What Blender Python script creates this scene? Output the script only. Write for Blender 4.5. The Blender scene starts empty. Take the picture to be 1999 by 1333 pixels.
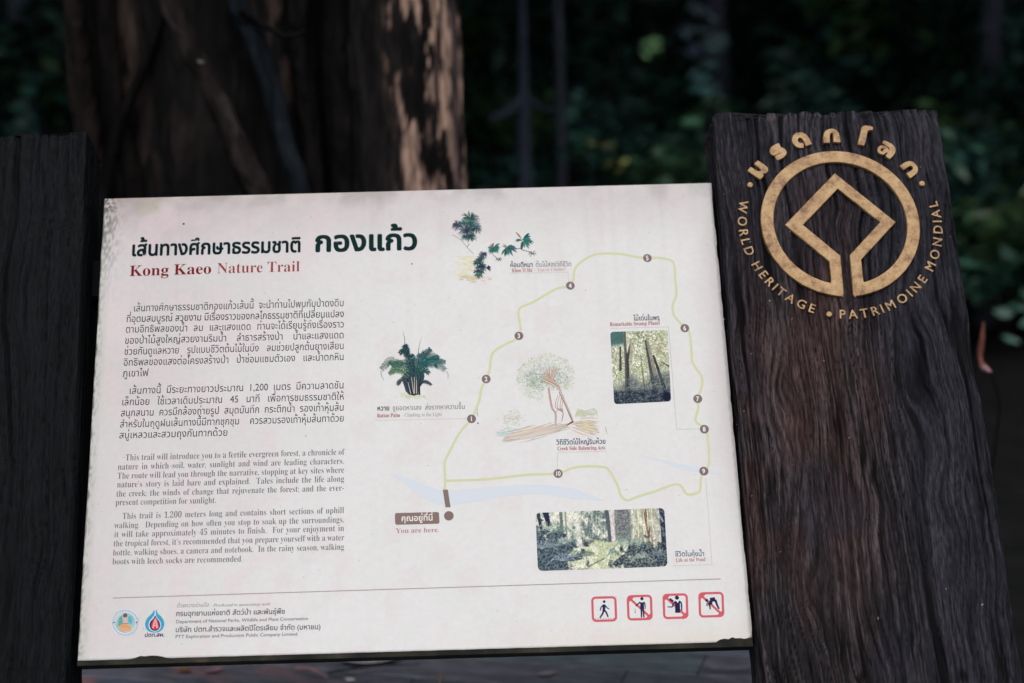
import bpy, math, random
import numpy as np
from mathutils import Matrix, Vector

random.seed(7)
RNG = np.random.default_rng(11)
SC = bpy.context.scene
COL = SC.collection
R_ = math.radians

# ------------------------------------------------------------------ camera, sky, sun, exposure
F = 3000.0                       # focal length in photograph pixels (photo 1999 x 1333)
CX, CY = 999.5, 666.5
LEAN = R_(28)                    # the display panel leans back
PANEL_Z = 0.90                   # height of the panel's centre
RP = np.array([[0.99922, -0.03533, 0.01738], [0.02726, 0.93922, 0.34223], [-0.02841, -0.34149, 0.93946]])
TP = np.array([-0.18593, -0.12613, -2.8857])
PANEL_M = Matrix.Translation((0, 0, PANEL_Z)) @ Matrix.Rotation(math.pi / 2 - LEAN, 4, 'X')
_m = Matrix([list(RP[0]) + [TP[0]], list(RP[1]) + [TP[1]], list(RP[2]) + [TP[2]], [0, 0, 0, 1]])
CAM_M = PANEL_M @ _m.inverted()
loc, rot, _ = CAM_M.decompose()
cam = bpy.data.cameras.new('camera')
cam.sensor_width = 36
cam.lens = 36 * F / 1999
cam.clip_start = 0.05
cam.clip_end = 500
cam.dof.use_dof = True
cam.dof.aperture_fstop = 1.7
cam.dof.focus_distance = 2.86
cam_o = bpy.data.objects.new('camera', cam)
cam_o.location = loc
cam_o.rotation_mode = 'QUATERNION'
cam_o.rotation_quaternion = rot
COL.objects.link(cam_o)
SC.camera = cam_o

SUN_EL, SUN_AZ = R_(56), R_(-18)         # sun behind the camera, a little to the left
w = bpy.data.worlds.new('World')
SC.world = w
w.use_nodes = True
nt = w.node_tree
bg = nt.nodes['Background']
sky = nt.nodes.new('ShaderNodeTexSky')
sky.sky_type = 'NISHITA'
sky.sun_disc = False
sky.sun_elevation = SUN_EL
sky.sun_rotation = math.pi + SUN_AZ
sky.dust_density = 4
hs = nt.nodes.new('ShaderNodeHueSaturation')     # overcast: the blue is greyed by cloud
hs.inputs['Saturation'].default_value = 0.6
nt.links.new(sky.outputs[0], hs.inputs['Color'])
nt.links.new(hs.outputs[0], bg.inputs['Color'])
bg.inputs['Strength'].default_value = 0.12
sun = bpy.data.lights.new('sun', 'SUN')
sun.energy = 1.3
sun.angle = R_(38)
sun.color = (1.0, 0.975, 0.95)
so = bpy.data.objects.new('sun', sun)
sd = Vector((-math.sin(-SUN_AZ) * math.cos(SUN_EL), -math.cos(SUN_AZ) * math.cos(SUN_EL), math.sin(SUN_EL)))
so.rotation_mode = 'QUATERNION'
so.rotation_quaternion = sd.to_track_quat('Z', 'Y')
COL.objects.link(so)
SC.view_settings.view_transform = 'Standard'
SC.view_settings.look = 'None'
SC.view_settings.exposure = -0.04
SC.view_settings.gamma = 1

# ------------------------------------------------------------------ measuring helpers
CP = -RP.T @ TP                                   # camera position in panel space


def P(px, py, d=0.0):
    """photo pixel -> point on the plane lying d metres in front of the panel face (panel space)"""
    r = RP.T @ np.array([(px - CX) / F, -(py - CY) / F, -1.0])
    t = (d - CP[2]) / r[2]
    q = CP + t * r
    return np.array([q[0], q[1]])


CW = np.array(CAM_M.to_3x3())
CL = np.array(loc)


def Wy(px, py, Y):
    """photo pixel -> world point on the upright plane y = Y"""
    r = CW @ np.array([(px - CX) / F, -(py - CY) / F, -1.0])
    return CL + (Y - CL[1]) / r[1] * r


def Wz(px, py, Z):
    r = CW @ np.array([(px - CX) / F, -(py - CY) / F, -1.0])
    return CL + (Z - CL[2]) / r[2] * r


def lin(c):
    c = np.asarray(c, float) / 255.0
    return np.where(c <= 0.04045, c / 12.92, ((c + 0.055) / 1.055) ** 2.4)


# ------------------------------------------------------------------ numpy noise
_TAB = np.random.default_rng(3).random((256, 256))


def vnoise(x, y):
    xi = np.floor(x).astype(np.int64)
    yi = np.floor(y).astype(np.int64)
    fx = x - xi
    fy = y - yi
    fx = fx * fx * (3 - 2 * fx)
    fy = fy * fy * (3 - 2 * fy)
    a = _TAB[xi & 255, yi & 255]
    b = _TAB[(xi + 1) & 255, yi & 255]
    c = _TAB[xi & 255, (yi + 1) & 255]
    d = _TAB[(xi + 1) & 255, (yi + 1) & 255]
    return (a * (1 - fx) + b * fx) * (1 - fy) + (c * (1 - fx) + d * fx) * fy


def fbm(x, y, o=4):
    s = 0
    a = 0.5
    n = 0
    for i in range(o):
        s = s + a * vnoise(x + 17.3 * i, y + 9.1 * i)
        n += a
        a *= 0.5
        x = x * 2.03
        y = y * 2.03
    return s / n


def sstep(a, b, x):
    t = np.clip((x - a) / (b - a), 0, 1)
    return t * t * (3 - 2 * t)


def mix3(a, b, t):
    return a * (1 - t[..., None]) + b * t[..., None]


# ------------------------------------------------------------------ object helpers
def link(name, data, parent=None, mat=None, **props):
    o = bpy.data.objects.new(name, data)
    COL.objects.link(o)
    if parent is not None:
        o.parent = parent
    if mat is not None and data is not None:
        data.materials.append(mat)
    for k, v in props.items():
        o[k] = v
    return o


def thing(name, label, cat, matrix=None, group=None, data=None, mat=None):
    o = link(name, data, None, mat, label=label, category=cat)
    if group:
        o['group'] = group
    if matrix is not None:
        o.matrix_world = matrix
    return o


def mesh_from(name, verts, faces, cols=None, smooth=False):
    """verts (n,3) array; faces: (m,k) int array or list of lists; cols (n,3) linear"""
    me = bpy.data.meshes.new(name)
    verts = np.asarray(verts, np.float32)
    if isinstance(faces, np.ndarray):
        k = faces.shape[1]
        me.vertices.add(len(verts))
        me.vertices.foreach_set('co', verts.ravel())
        me.loops.add(faces.size)
        me.loops.foreach_set('vertex_index', faces.ravel().astype(np.int32))
        me.polygons.add(len(faces))
        me.polygons.foreach_set('loop_start', np.arange(0, faces.size, k, dtype=np.int32))
        me.polygons.foreach_set('loop_total', np.full(len(faces), k, np.int32))
        me.update(calc_edges=True)
    else:
        me.from_pydata(verts.tolist(), [], faces)
    if cols is not None:
        a = me.color_attributes.new('Col', 'FLOAT_COLOR', 'POINT')
        c4 = np.ones((len(verts), 4), np.float32)
        c4[:, :3] = cols
        a.data.foreach_set('color', c4.ravel())
    if smooth:
        me.polygons.foreach_set('use_smooth', np.ones(len(me.polygons), bool))
    me.update()
    return me


def grid_faces(nu, nv, wrap=False):
    i = np.arange(nu if wrap else nu - 1)
    j = np.arange(nv - 1)
    I, J = np.meshgrid(i, j, indexing='ij')
    I2 = (I + 1) % nu
    return np.stack([I * nv + J, I2 * nv + J, I2 * nv + J + 1, I * nv + J + 1], -1).reshape(-1, 4)


def box_mesh(name, x0, x1, y0, y1, z0, z1, bev=0.0):
    v = [(x, y, z) for x in (x0, x1) for y in (y0, y1) for z in (z0, z1)]
    f = [(0, 1, 3, 2), (4, 6, 7, 5), (0, 4, 5, 1), (2, 3, 7, 6), (0, 2, 6, 4), (1, 5, 7, 3)]
    me = bpy.data.meshes.new(name)
    me.from_pydata(v, [], f)
    if bev:
        import bmesh
        bm = bmesh.new()
        bm.from_mesh(me)
        bmesh.ops.bevel(bm, geom=bm.edges[:], offset=bev, segments=2, affect='EDGES')
        bm.to_mesh(me)
        bm.free()
    return me


def catmull(pts, n=8):
    pts = np.asarray(pts, float)
    if len(pts) < 3:
        t = np.linspace(0, 1, n + 1)[:, None]
        return pts[0] * (1 - t) + pts[1] * t
    q = np.vstack([2 * pts[0] - pts[1], pts, 2 * pts[-1] - pts[-2]])
    out = []
    for i in range(1, len(q) - 2):
        for k in range(n):
            t = k / n
            out.append(0.5 * ((2 * q[i]) + (q[i + 1] - q[i - 1]) * t + (2 * q[i - 1] - 5 * q[i] + 4 * q[i + 1] - q[i + 2]) * t * t
                              + (3 * q[i] - q[i - 1] - 3 * q[i + 1] + q[i + 2]) * t ** 3))
    out.append(q[-2])
    return np.array(out)


def tube_arrays(path, radii, seg=14, noise=0.0, seed=0, flat=1.0):
    path = np.asarray(path, float)
    n = len(path)
    radii = np.interp(np.linspace(0, 1, n), np.linspace(0, 1, len(radii)), radii)
    T = np.gradient(path, axis=0)
    T /= np.linalg.norm(T, axis=1)[:, None]
    up = np.array([0.13, 1, 0.07])
    A = np.cross(T, up)
    A /= np.linalg.norm(A, axis=1)[:, None]
    B = np.cross(A, T)
    ph = np.linspace(0, 2 * math.pi, seg, endpoint=False)
    PH, I = np.meshgrid(ph, np.arange(n), indexing='ij')
    r = radii[None, :] * np.ones((seg, 1))
    if noise:
        r = r * (1 + noise * (fbm(np.cos(PH) * 2 + seed * 7.1 + 5, I * 0.35 + np.sin(PH) * 2, 3) - 0.5) * 2)
    V = path[None] + (np.cos(PH) * r)[..., None] * A[None] + (np.sin(PH) * r * flat)[..., None] * B[None]
    return V.reshape(-1, 3), grid_faces(seg, n, True)


# ------------------------------------------------------------------ materials
def new_mat(name, rough=0.6, spec=0.3):
    m = bpy.data.materials.new(name)
    m.use_nodes = True
    b = m.node_tree.nodes['Principled BSDF']
    b.inputs['Roughness'].default_value = rough
    b.inputs['Specular IOR Level'].default_value = spec
    return m, m.node_tree, b


def N(nt, t, **kw):
    n = nt.nodes.new('ShaderNode' + t)
    for k, v in kw.items():
        setattr(n, k, v)
    return n


def noise_node(nt, scale, detail=4, vec=None, stretch=None, rough=0.6):
    tc = N(nt, 'TexCoord')
    mp = N(nt, 'Mapping')
    if stretch:
        mp.inputs['Scale'].default_value = stretch
    nt.links.new(tc.outputs['Object'], mp.inputs['Vector'])
    n = N(nt, 'TexNoise')
    n.inputs['Scale'].default_value = scale
    n.inputs['Detail'].default_value = detail
    n.inputs['Roughness'].default_value = rough
    nt.links.new(mp.outputs[0], n.inputs['Vector'])
    return n


def ramp(nt, src, stops):
    r = N(nt, 'ValToRGB')
    el = r.color_ramp.elements
    while len(el) < len(stops):
        el.new(0.5)
    for e, (p, c) in zip(el, stops):
        e.position = p
        e.color = (*c, 1) if len(c) == 3 else c
    nt.links.new(src, r.inputs[0])
    return r


def mixc(nt, a, b, fac, mode='MIX'):
    m = N(nt, 'Mix', data_type='RGBA', blend_type=mode)
    if isinstance(fac, (int, float)):
        m.inputs[0].default_value = fac
    else:
        nt.links.new(fac, m.inputs[0])
    for s, x in ((6, a), (7, b)):
        if isinstance(x, tuple):
            m.inputs[s].default_value = (*x, 1)
        else:
            nt.links.new(x, m.inputs[s])
    return m.outputs[2]


def bump(nt, b, h, strength=0.3, dist=0.002):
    n = N(nt, 'Bump')
    n.inputs['Strength'].default_value = strength
    n.inputs['Distance'].default_value = dist
    nt.links.new(h, n.inputs['Height'])
    nt.links.new(n.outputs[0], b.inputs['Normal'])


def attr_mat(name, rough=0.7, spec=0.25, nscale=None, nstretch=None, namp=(0.7, 1.3), bstr=0.3, bdist=0.002):
    m, nt, b = new_mat(name, rough, spec)
    a = N(nt, 'Attribute', attribute_name='Col')
    if nscale:
        n = noise_node(nt, nscale, 5, stretch=nstretch)
        r = ramp(nt, n.outputs[0], [(0.3, (namp[0],) * 3), (0.7, (namp[1],) * 3)])
        nt.links.new(mixc(nt, a.outputs['Color'], r.outputs[0], 1.0, 'MULTIPLY'), b.inputs['Base Color'])
        if bstr:
            bump(nt, b, n.outputs[0], bstr, bdist)
    else:
        nt.links.new(a.outputs['Color'], b.inputs['Base Color'])
    return m


M_wood = attr_mat('weathered_wood', 0.7, 0.10, 300, (1, 0.14, 1), (0.25, 1.8), 1.0, 0.002)
M_print = attr_mat('printed_ink', 0.7, 0.04)
M_bark = attr_mat('bark', 0.85, 0.06, 40, (1, 1, 0.3), (0.6, 1.4), 0.6, 0.006)
M_leaf = attr_mat('leaves', 0.45, 0.35)
M_leaf.node_tree.nodes['Principled BSDF'].inputs['Transmission Weight'].default_value = 0.0

# white panel sheet
M_panel, nt, b = new_mat('faded_panel_print', 0.6, 0.06)
a = N(nt, 'Attribute', attribute_name='Col')
n1 = noise_node(nt, 420, 3)
n2 = noise_node(nt, 90, 5)
n3 = noise_node(nt, 9, 4)
sp = ramp(nt, n1.outputs[0], [(0.70, (0, 0, 0)), (0.76, (1, 1, 1))])
sp2 = ramp(nt, n2.outputs[0], [(0.30, (1, 1, 1)), (0.42, (0, 0, 0))])
mul = N(nt, 'Math', operation='MULTIPLY')
nt.links.new(sp.outputs[0], mul.inputs[0])
nt.links.new(sp2.outputs[0], mul.inputs[1])
c1 = ramp(nt, n3.outputs[0], [(0.3, (0.965, 0.985, 0.975)), (0.55, (1, 1, 1)), (0.75, (1.0, 0.972, 0.975))])
c2 = ramp(nt, n2.outputs[0], [(0.3, (0.965, 0.965, 0.96)), (0.7, (1.02, 1.02, 1.02))])
x = mixc(nt, a.outputs['Color'], c1.outputs[0], 1.0, 'MULTIPLY')
x = mixc(nt, x, c2.outputs[0], 1.0, 'MULTIPLY')
x = mixc(nt, x, (0.25, 0.24, 0.22), mul.outputs[0])
nt.links.new(x, b.inputs['Base Color'])
bump(nt, b, n2.outputs[0], 0.05, 0.001)

# painted gold of the raised emblem
M_gold, nt, b = new_mat('worn_gold_paint', 0.5, 0.4)
n1 = noise_node(nt, 45, 6, rough=0.7)
n2 = noise_node(nt, 300, 5, rough=0.7)
r1 = ramp(nt, n1.outputs[0], [(0.32, tuple(lin((112, 78, 56)))), (0.5, tuple(lin((180, 143, 98)))), (0.72, tuple(lin((204, 174, 128))))])
r2 = ramp(nt, n2.outputs[0], [(0.30, (0.42, 0.36, 0.36)), (0.48, (1, 1, 1))])
nt.links.new(mixc(nt, r1.outputs[0], r2.outputs[0], 0.75, 'MULTIPLY'), b.inputs['Base Color'])
bump(nt, b, n2.outputs[0], 0.35, 0.0015)

M_back, nt, b = new_mat('mossy_backing_board', 0.75, 0.2)
n1 = noise_node(nt, 14, 5)
r1 = ramp(nt, n1.outputs[0], [(0.4, (0.009, 0.009, 0.009)), (0.62, (0.028, 0.028, 0.018)), (0.75, (0.08, 0.05, 0.045))])
nt.links.new(r1.outputs[0], b.inputs['Base Color'])
bump(nt, b, n1.outputs[0], 0.4, 0.002)

M_soil, nt, b = new_mat('forest_soil', 0.95, 0.1)
n1 = noise_node(nt, 6, 8)
r1 = ramp(nt, n1.outputs[0], [(0.35, (0.005, 0.006, 0.006)), (0.6, (0.010, 0.010, 0.010)), (0.8, (0.022, 0.017, 0.015))])
nt.links.new(r1.outputs[0], b.inputs['Base Color'])
bump(nt, b, n1.outputs[0], 0.8, 0.02)

M_hill, nt, b = new_mat('dark_forest_floor_slope', 0.95, 0.1)
n1 = noise_node(nt, 1.5, 8)
r1 = ramp(nt, n1.outputs[0], [(0.35, (0.012, 0.018, 0.017)), (0.6, (0.02, 0.042, 0.034)), (0.8, (0.03, 0.06, 0.045))])
nt.links.new(r1.outputs[0], b.inputs['Base Color'])


# ------------------------------------------------------------------ the setting
def terrain(name, x0, x1, y0, y1, nx, ny, fz, mat):
    X, Y = np.meshgrid(np.linspace(x0, x1, nx), np.linspace(y0, y1, ny), indexing='ij')
    Z = fz(X, Y)
    v = np.stack([X, Y, Z], -1).reshape(-1, 3)
    return link(name, mesh_from(name, v, grid_faces(nx, ny), smooth=True), None, mat, kind='structure')


terrain('ground', -150, 150, -150, 150, 3, 3, lambda X, Y: X * 0 - 0.03, M_soil)
terrain('forest_floor', -11, 11, -4.5, 14.02, 200, 170,
        lambda X, Y: -0.025 + 0.05 * fbm(X * 1.1 + 40, Y * 1.1 + 40, 4) * sstep(1.2, 2.4, Y) + 0.004, M_soil)


def hillf(X, Y):
    return -0.05 + 9.5 * sstep(12, 30, Y) + 1.2 * fbm(X * 0.3 + 30, Y * 0.3 + 30, 4) * sstep(12, 15, Y)


terrain('hillside', -60, 60, 12, 60, 120, 80, hillf, M_hill)


# ------------------------------------------------------------------ timber with real grain
def timber(name, x_at, z_front, depth, v_top, v_fine, v_bot, seed, palette, knots, ns_front=250, dv=0.002, parent=None, tones=()):
    """leaning slab in panel space. x_at(v) -> (left, right) of the front face"""
    nv_f = int((v_top - v_fine) / dv)
    vs = np.concatenate([np.linspace(v_bot, v_fine, 50, endpoint=False), np.linspace(v_fine, v_top, nv_f)])
    # perimeter: left side (back->front), front (left->right), right side (front->back), back
    nsd = int(ns_front * 0.28)
    seg = []
    for t in np.linspace(0, 1, nsd, endpoint=False):
        seg.append((0, t))
    for t in np.linspace(0, 1, ns_front, endpoint=False):
        seg.append((1, t))
    for t in np.linspace(0, 1, nsd, endpoint=False):
        seg.append((2, t))
    for t in np.linspace(0, 1, 12, endpoint=False):
        seg.append((3, t))
    side = np.array([s[0] for s in seg])
    tt = np.array([s[1] for s in seg])
    xl, xr = x_at(vs)
    S = len(seg)
    X = np.zeros((S, len(vs)))
    Z = np.zeros((S, len(vs)))
    U = np.zeros((S, len(vs)))
    wd = xr - xl
    for k in range(4):
        m = side == k
        t = tt[m][:, None]
        if k == 0:
            X[m] = xl[None]
            Z[m] = z_front - depth * (1 - t)
            U[m] = -depth * (1 - t)
        elif k == 1:
            X[m] = xl[None] + wd[None] * t
            Z[m] = z_front
            U[m] = wd[None] * t
        elif k == 2:
            X[m] = xr[None]
            Z[m] = z_front - depth * t
            U[m] = wd[None] + depth * t
        else:
            X[m] = xr[None] - wd[None] * t
            Z[m] = z_front - depth
            U[m] = wd[None] + depth + wd[None] * t
    V = np.repeat(vs[None], S, 0)
    # outward direction, rounded near the arrises
    nx = np.zeros_like(X)
    nz = np.zeros_like(X)
    rd = 0.012
    dl = np.minimum(1, (X - xl[None]) / rd)
    dr = np.minimum(1, (xr[None] - X) / rd)
    df = np.minimum(1, (z_front - Z) / rd)
    db = np.minimum(1, (Z - (z_front - depth)) / rd)
    nx = (1 - dr) - (1 - dl)
    nz = (1 - df) - (1 - db)
    nx = np.where(side[:, None] == 0, -1.0, np.where(side[:, None] == 2, 1.0, nx))
    nz = np.where(side[:, None] == 1, 1.0, np.where(side[:, None] == 3, -1.0, nz))
    nl = np.sqrt(nx * nx + nz * nz)
    nx /= nl
    nz /= nl
    corner = np.clip(nl - 1, 0, 1)
    # grain
    u2 = U + 0.028 * (fbm(U * 4 + seed, V * 2.2 + seed, 3) - 0.5) + 0.034 * (fbm(U * 7 + seed, V * 6.5 + 3 + seed, 2) - 0.5) + 0.006 * (fbm(U * 30, V * 22 + seed, 2) - 0.5)
    kn = np.zeros_like(U)
    for (ku, kv, kr) in knots:
        du = (U - ku)
        dvv = (V - kv) * 0.42
        d = np.sqrt(du * du + dvv * dvv)
        u2 = u2 - du * np.exp(-(d / kr) ** 2) * 0.8 
        kn = np.maximum(kn, np.exp(-(d / (kr * 0.35)) ** 2))
    g1 = vnoise(u2 * 62 + seed, V * 1.3 + seed)
    g2 = vnoise(u2 * 150 + 50 + seed, V * 3.0)
    g3 = vnoise(u2 * 290 + 9, V * 9.0 + seed)
    g4 = vnoise(u2 * 430 + 9, V * 16.0 + seed)
    crack = 1 - sstep(0.0, 0.16, np.abs(vnoise(u2 * 30 + 7 + seed, V * 1.1 + seed * 2) - 0.5) * 2)
    crack *= sstep(0.42, 0.62, fbm(U * 7 + 2 * seed, V * 2.4, 2))
    crack2 = 1 - sstep(0.0, 0.12, np.abs(g2 - 0.5) * 2)
    crack3 = 1 - sstep(0.0, 0.09, np.abs(vnoise(u2 * 95 + 3 + seed, V * 2.2 + seed) - 0.5) * 2)
    crack3 *= sstep(0.40, 0.55, fbm(U * 12 + seed, V * 5 + seed, 2))
    h = 0.0034 * g1 + 0.0026 * g2 + 0.0020 * g3 + 0.0012 * g4 - 0.007 * crack - 0.0016 * crack2 - 0.003 * crack3
    h = h - 0.0055 * kn - 0.006 * corner - 0.004 * fbm(U * 9 + 33, V * 3 + seed, 3)
    # chipped, hacked top: cross-grain dents
    top = sstep(v_top - 0.16, v_top - 0.02, V)
    h = h - top * 0.004 * fbm(U * 60 + seed, V * 60, 3)
    X = X + nx * h
    Z = Z + nz * h
    Vt = V - sstep(v_top - 0.03, v_top, V) * (0.004 + 0.010 * vnoise(U * 45 + seed, U * 3) + 0.008 * vnoise(U * 140 + seed, U * 0 + 3))
    # colour that belongs to the wood: worn grey ridges, dark late wood, stains
    flake = vnoise(u2 * 210 + 31, V * 55) * sstep(v_top - 0.55, v_top - 0.1, V + 0.1 * (fbm(U * 8, V * 8, 2) - 0.5))
    ridge = np.clip(0.30 * g2 + 0.40 * g3 + 0.48 * g4 + 0.1 * g1 - 0.6 * crack - 0.35 * crack2 - 0.5 * crack3 + 0.35 * (flake - 0.35) * (flake > 0.35), 0, 1)
    dark, mid, light, red, blue = [np.array(c) for c in palette]
    patch = fbm(U * 5 + seed * 3, V * 3.0 + seed, 4)
    c = mix3(dark, mid, sstep(0.18, 0.55, ridge))
    c = mix3(c, light, sstep(0.50, 1.0, ridge + 0.35 * (fbm(U * 14, V * 6 + seed, 3) - 0.5)) * 0.8)
    rm = sstep(0.50, 0.66, patch) * 0.7 * (1 - 0.8 * sstep(0.16, 0.30, U))
    for (tu, tv, tru, trv, amt) in tones:
        rm = np.maximum(rm, amt * np.exp(-((U - tu) / tru) ** 2 - ((V - tv) / trv) ** 2))
    c = mix3(c, red * (0.12 + 1.75 * ridge[..., None]), rm * 0.75)
    bm_ = np.maximum(sstep(0.54, 0.68, fbm(U * 6 + 70, V * 3.5 + seed, 3)) * 0.55, 0.75 * sstep(0.20, 0.36, U + 0.12 * (patch - 0.5)))
    c = mix3(c, blue * (0.12 + 1.75 * ridge[..., None]), bm_)
    spk = (vnoise(U * 420 + 3, V * 420) > 0.985) & (vnoise(U * 37, V * 37 + 9) > 0.6)
    c = np.where(spk[..., None] & (mid.mean() > 0.007), np.array((0.22, 0.24, 0.24)), c)
    v = np.stack([X, Vt, Z], -1).reshape(-1, 3)
    f = grid_faces(S, len(vs), True)
    me = mesh_from(name, v, f, c.reshape(-1, 3), smooth=True)
    # end grain cap
    ring = v.reshape(S, len(vs), 3)[:, -1]
    cen = ring.mean(0)
    caps = [ring]
    for q in (0.94, 0.8, 0.6, 0.35, 0.1):
        rr = cen + (ring - cen) * q
        rr[:, 1] += 0.004 * (vnoise(ring[:, 0] * 160, ring[:, 2] * 160) - 0.5)
        caps.append(rr)
    cv = np.concatenate(caps)
    cf = np.concatenate([grid_faces(S, 2, True)] * 1)
    faces = []
    for k in range(len(caps) - 1):
        i = np.arange(S)
        faces.append(np.stack([k * S + i, k * S + (i + 1) % S, (k + 1) * S + (i + 1) % S, (k + 1) * S + i], 1))
    cc = np.ones((len(cv), 3)) * mid * (0.6 + 0.9 * vnoise(cv[:, 0] * 300, cv[:, 2] * 40)[:, None])
    cap = mesh_from(name + '_end', cv, np.concatenate(faces), cc, smooth=True)
    return me, cap


PAL_R = (lin((4, 4, 6)), lin((31, 28, 31)), lin((80, 75, 78)), lin((60, 40, 37)), lin((29, 30, 38)))
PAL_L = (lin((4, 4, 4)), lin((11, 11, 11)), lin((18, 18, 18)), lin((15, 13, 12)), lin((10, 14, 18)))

ZF = 0.03          # post faces stand proud of the panel


def line_x(pa, pb):
    """edge line through two photo pixels on the post face -> x as function of v"""
    a_, b_ = P(*pa, ZF), P(*pb, ZF)
    return lambda v: a_[0] + (b_[0] - a_[0]) * (v - a_[1]) / (b_[1] - a_[1])


el, er = line_x((1391, 215), (1494, 1333)), line_x((1829, 208), (1996, 1333))
vtopR = float((P(1391, 212, ZF)[1] + P(1829, 208, ZF)[1]) / 2)
vfine = float(P(1500, 1345, ZF)[1])
vbase = -1.06
VREF = P(1391, 212, ZF)


def uR(px, py):
    q = P(px, py, ZF)
    return q[0] - float(el(q[1])), q[1]


knR = [(*uR(1535, 780), 0.05), (*uR(1590, 1120), 0.055), (*uR(1720, 1130), 0.07), (*uR(1800, 780), 0.06), (*uR(1840, 1090), 0.06)]
tnR = [(*uR(1470, 700), 0.04, 0.14, 0.95), (*uR(1560, 830), 0.05, 0.14, 0.8), (*uR(1640, 960), 0.05, 0.2, 0.7), (*uR(1700, 760), 0.04, 0.1, 0.6),
       (*uR(1600, 440), 0.08, 0.1, 0.5), (*uR(1445, 480), 0.02, 0.1, 0.5)]
post = thing('wooden_post', 'thick dark weathered wooden post carrying the gold ring emblem, right of the white panel', 'post', PANEL_M)
me, cap = timber('timber', lambda v: (el(v), er(v)), ZF, 0.13, vtopR, vfine, vbase, 3.7, PAL_R, knR, 250, 0.0019, tones=tnR)
link('timber', me, post, M_wood)
link('end_grain', cap, post, M_wood)

ell = line_x((-330, 262), (-440, 1333))
elr = line_x((170, 252), (123, 1333))
vtopL = float(P(80, 252, ZF)[1])
postL = thing('wooden_post', 'almost black wooden post cut off by the left edge, left of the white panel', 'post', PANEL_M)
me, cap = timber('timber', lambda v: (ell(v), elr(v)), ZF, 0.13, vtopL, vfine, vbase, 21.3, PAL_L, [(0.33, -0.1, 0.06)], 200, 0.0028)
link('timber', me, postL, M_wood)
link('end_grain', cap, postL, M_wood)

# ------------------------------------------------------------------ emblem
DE = 0.0375


def solid_curve(name, polys, z0, z1, mat, parent, bevel=0.0012):
    cu = bpy.data.curves.new(name, 'CURVE')
    cu.dimensions = '2D'
    cu.fill_mode = 'BOTH'
    cu.extrude = (z1 - z0) / 2 - bevel
    cu.bevel_depth = bevel
    cu.offset = -bevel
    cu.bevel_resolution = 1
    for pts in polys:
        s = cu.splines.new('POLY')
        s.points.add(len(pts) - 1)
        for p, q in zip(s.points, pts):
            p.co = (q[0], q[1], 0, 1)
        s.use_cyclic_u = True
    o = bpy.data.objects.new('tmp', cu)
    COL.objects.link(o)
    bpy.context.view_layer.update()
    me = bpy.data.meshes.new_from_object(o.evaluated_get(bpy.context.evaluated_depsgraph_get()))
    bpy.data.objects.remove(o)
    bpy.data.curves.remove(cu)
    me.transform(Matrix.Translation((0, 0, (z0 + z1) / 2)))
    me.materials.clear()
    return link(name, me, parent, mat)


def ez(x, y):       # enlarged measuring picture of the emblem -> photo pixel
    return (1380 + x / 2.962, 200 + y / 2.962)


def PE(x, y):
    return P(*ez(x, y), DE)


cands = np.array([PE(307, 700), PE(1237, 715), PE(765, 280), PE(420, 425), PE(1108, 425), PE(500, 1020), PE(1070, 1010), PE(785, 1133)])
# least-squares circle
A_ = np.c_[2 * cands, np.ones(len(cands))]
sol = np.linalg.lstsq(A_, (cands ** 2).sum(1), rcond=None)[0]
ECN = sol[:2]
ERO = math.sqrt(sol[2] + ECN @ ECN)
inn = np.array([PE(385, 690), PE(1168, 700), PE(765, 342), PE(470, 480), PE(1050, 470)])
ERI = float(np.linalg.norm(inn - ECN, axis=1).mean())


def ang(p):
    return math.atan2(p[1] - ECN[1], p[0] - ECN[0])


def arc(r, a0, a1, n):
    return [ECN + r * np.array([math.cos(t), math.sin(t)]) for t in np.linspace(a0, a1, n)]


gl, gr = PE(793, 1110), PE(847, 1108)
aL, aR = ang(gl) - 0.012, ang(gr) + 0.012          # around -90 deg
outer = [PE(772, 885), PE(792, 1105), PE(788, 1128)] + arc(ERO, aL - 0.02, aR - 2 * math.pi + 0.02, 120) + \
        [PE(857, 1128), PE(846, 1105), PE(828, 880), PE(1003, 690), PE(757, 497), PE(555, 706)]
hl, hr = PE(720, 1052), PE(907, 1048)
bL, bR = ang(hl), ang(hr)
hole = [hl, PE(708, 917), PE(452, 706), PE(740, 408), PE(1092, 690), PE(893, 907), hr] + arc(ERI, bR, bL + 2 * math.pi, 110)
emblem = solid_curve('emblem', [outer, hole], 0.024, DE, M_gold, post)

# stylised thai letters of the upper arc, as cut metal strokes
ZA = lambda x, y: P(1440 + x / 9.52, 230 + y / 9.52, DE)
ZB = lambda x, y: P(1620 + x / 9.52, 230 + y / 9.52, DE)


def stroke_outline(pts, wpx, n=6, smooth=True):
    """centre line + widths (in panel metres) -> closed outline"""
    c = catmull(pts, n) if smooth else np.array(pts)
    wv = np.interp(np.linspace(0, 1, len(c)), np.linspace(0, 1, len(wpx)), wpx) / 2
    T = np.gradient(c, axis=0)
    T /= np.linalg.norm(T, axis=1)[:, None]
    Nn = np.stack([-T[:, 1], T[:, 0]], 1)
    return np.concatenate([c + Nn * wv[:, None], (c - Nn * wv[:, None])[::-1]])


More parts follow.
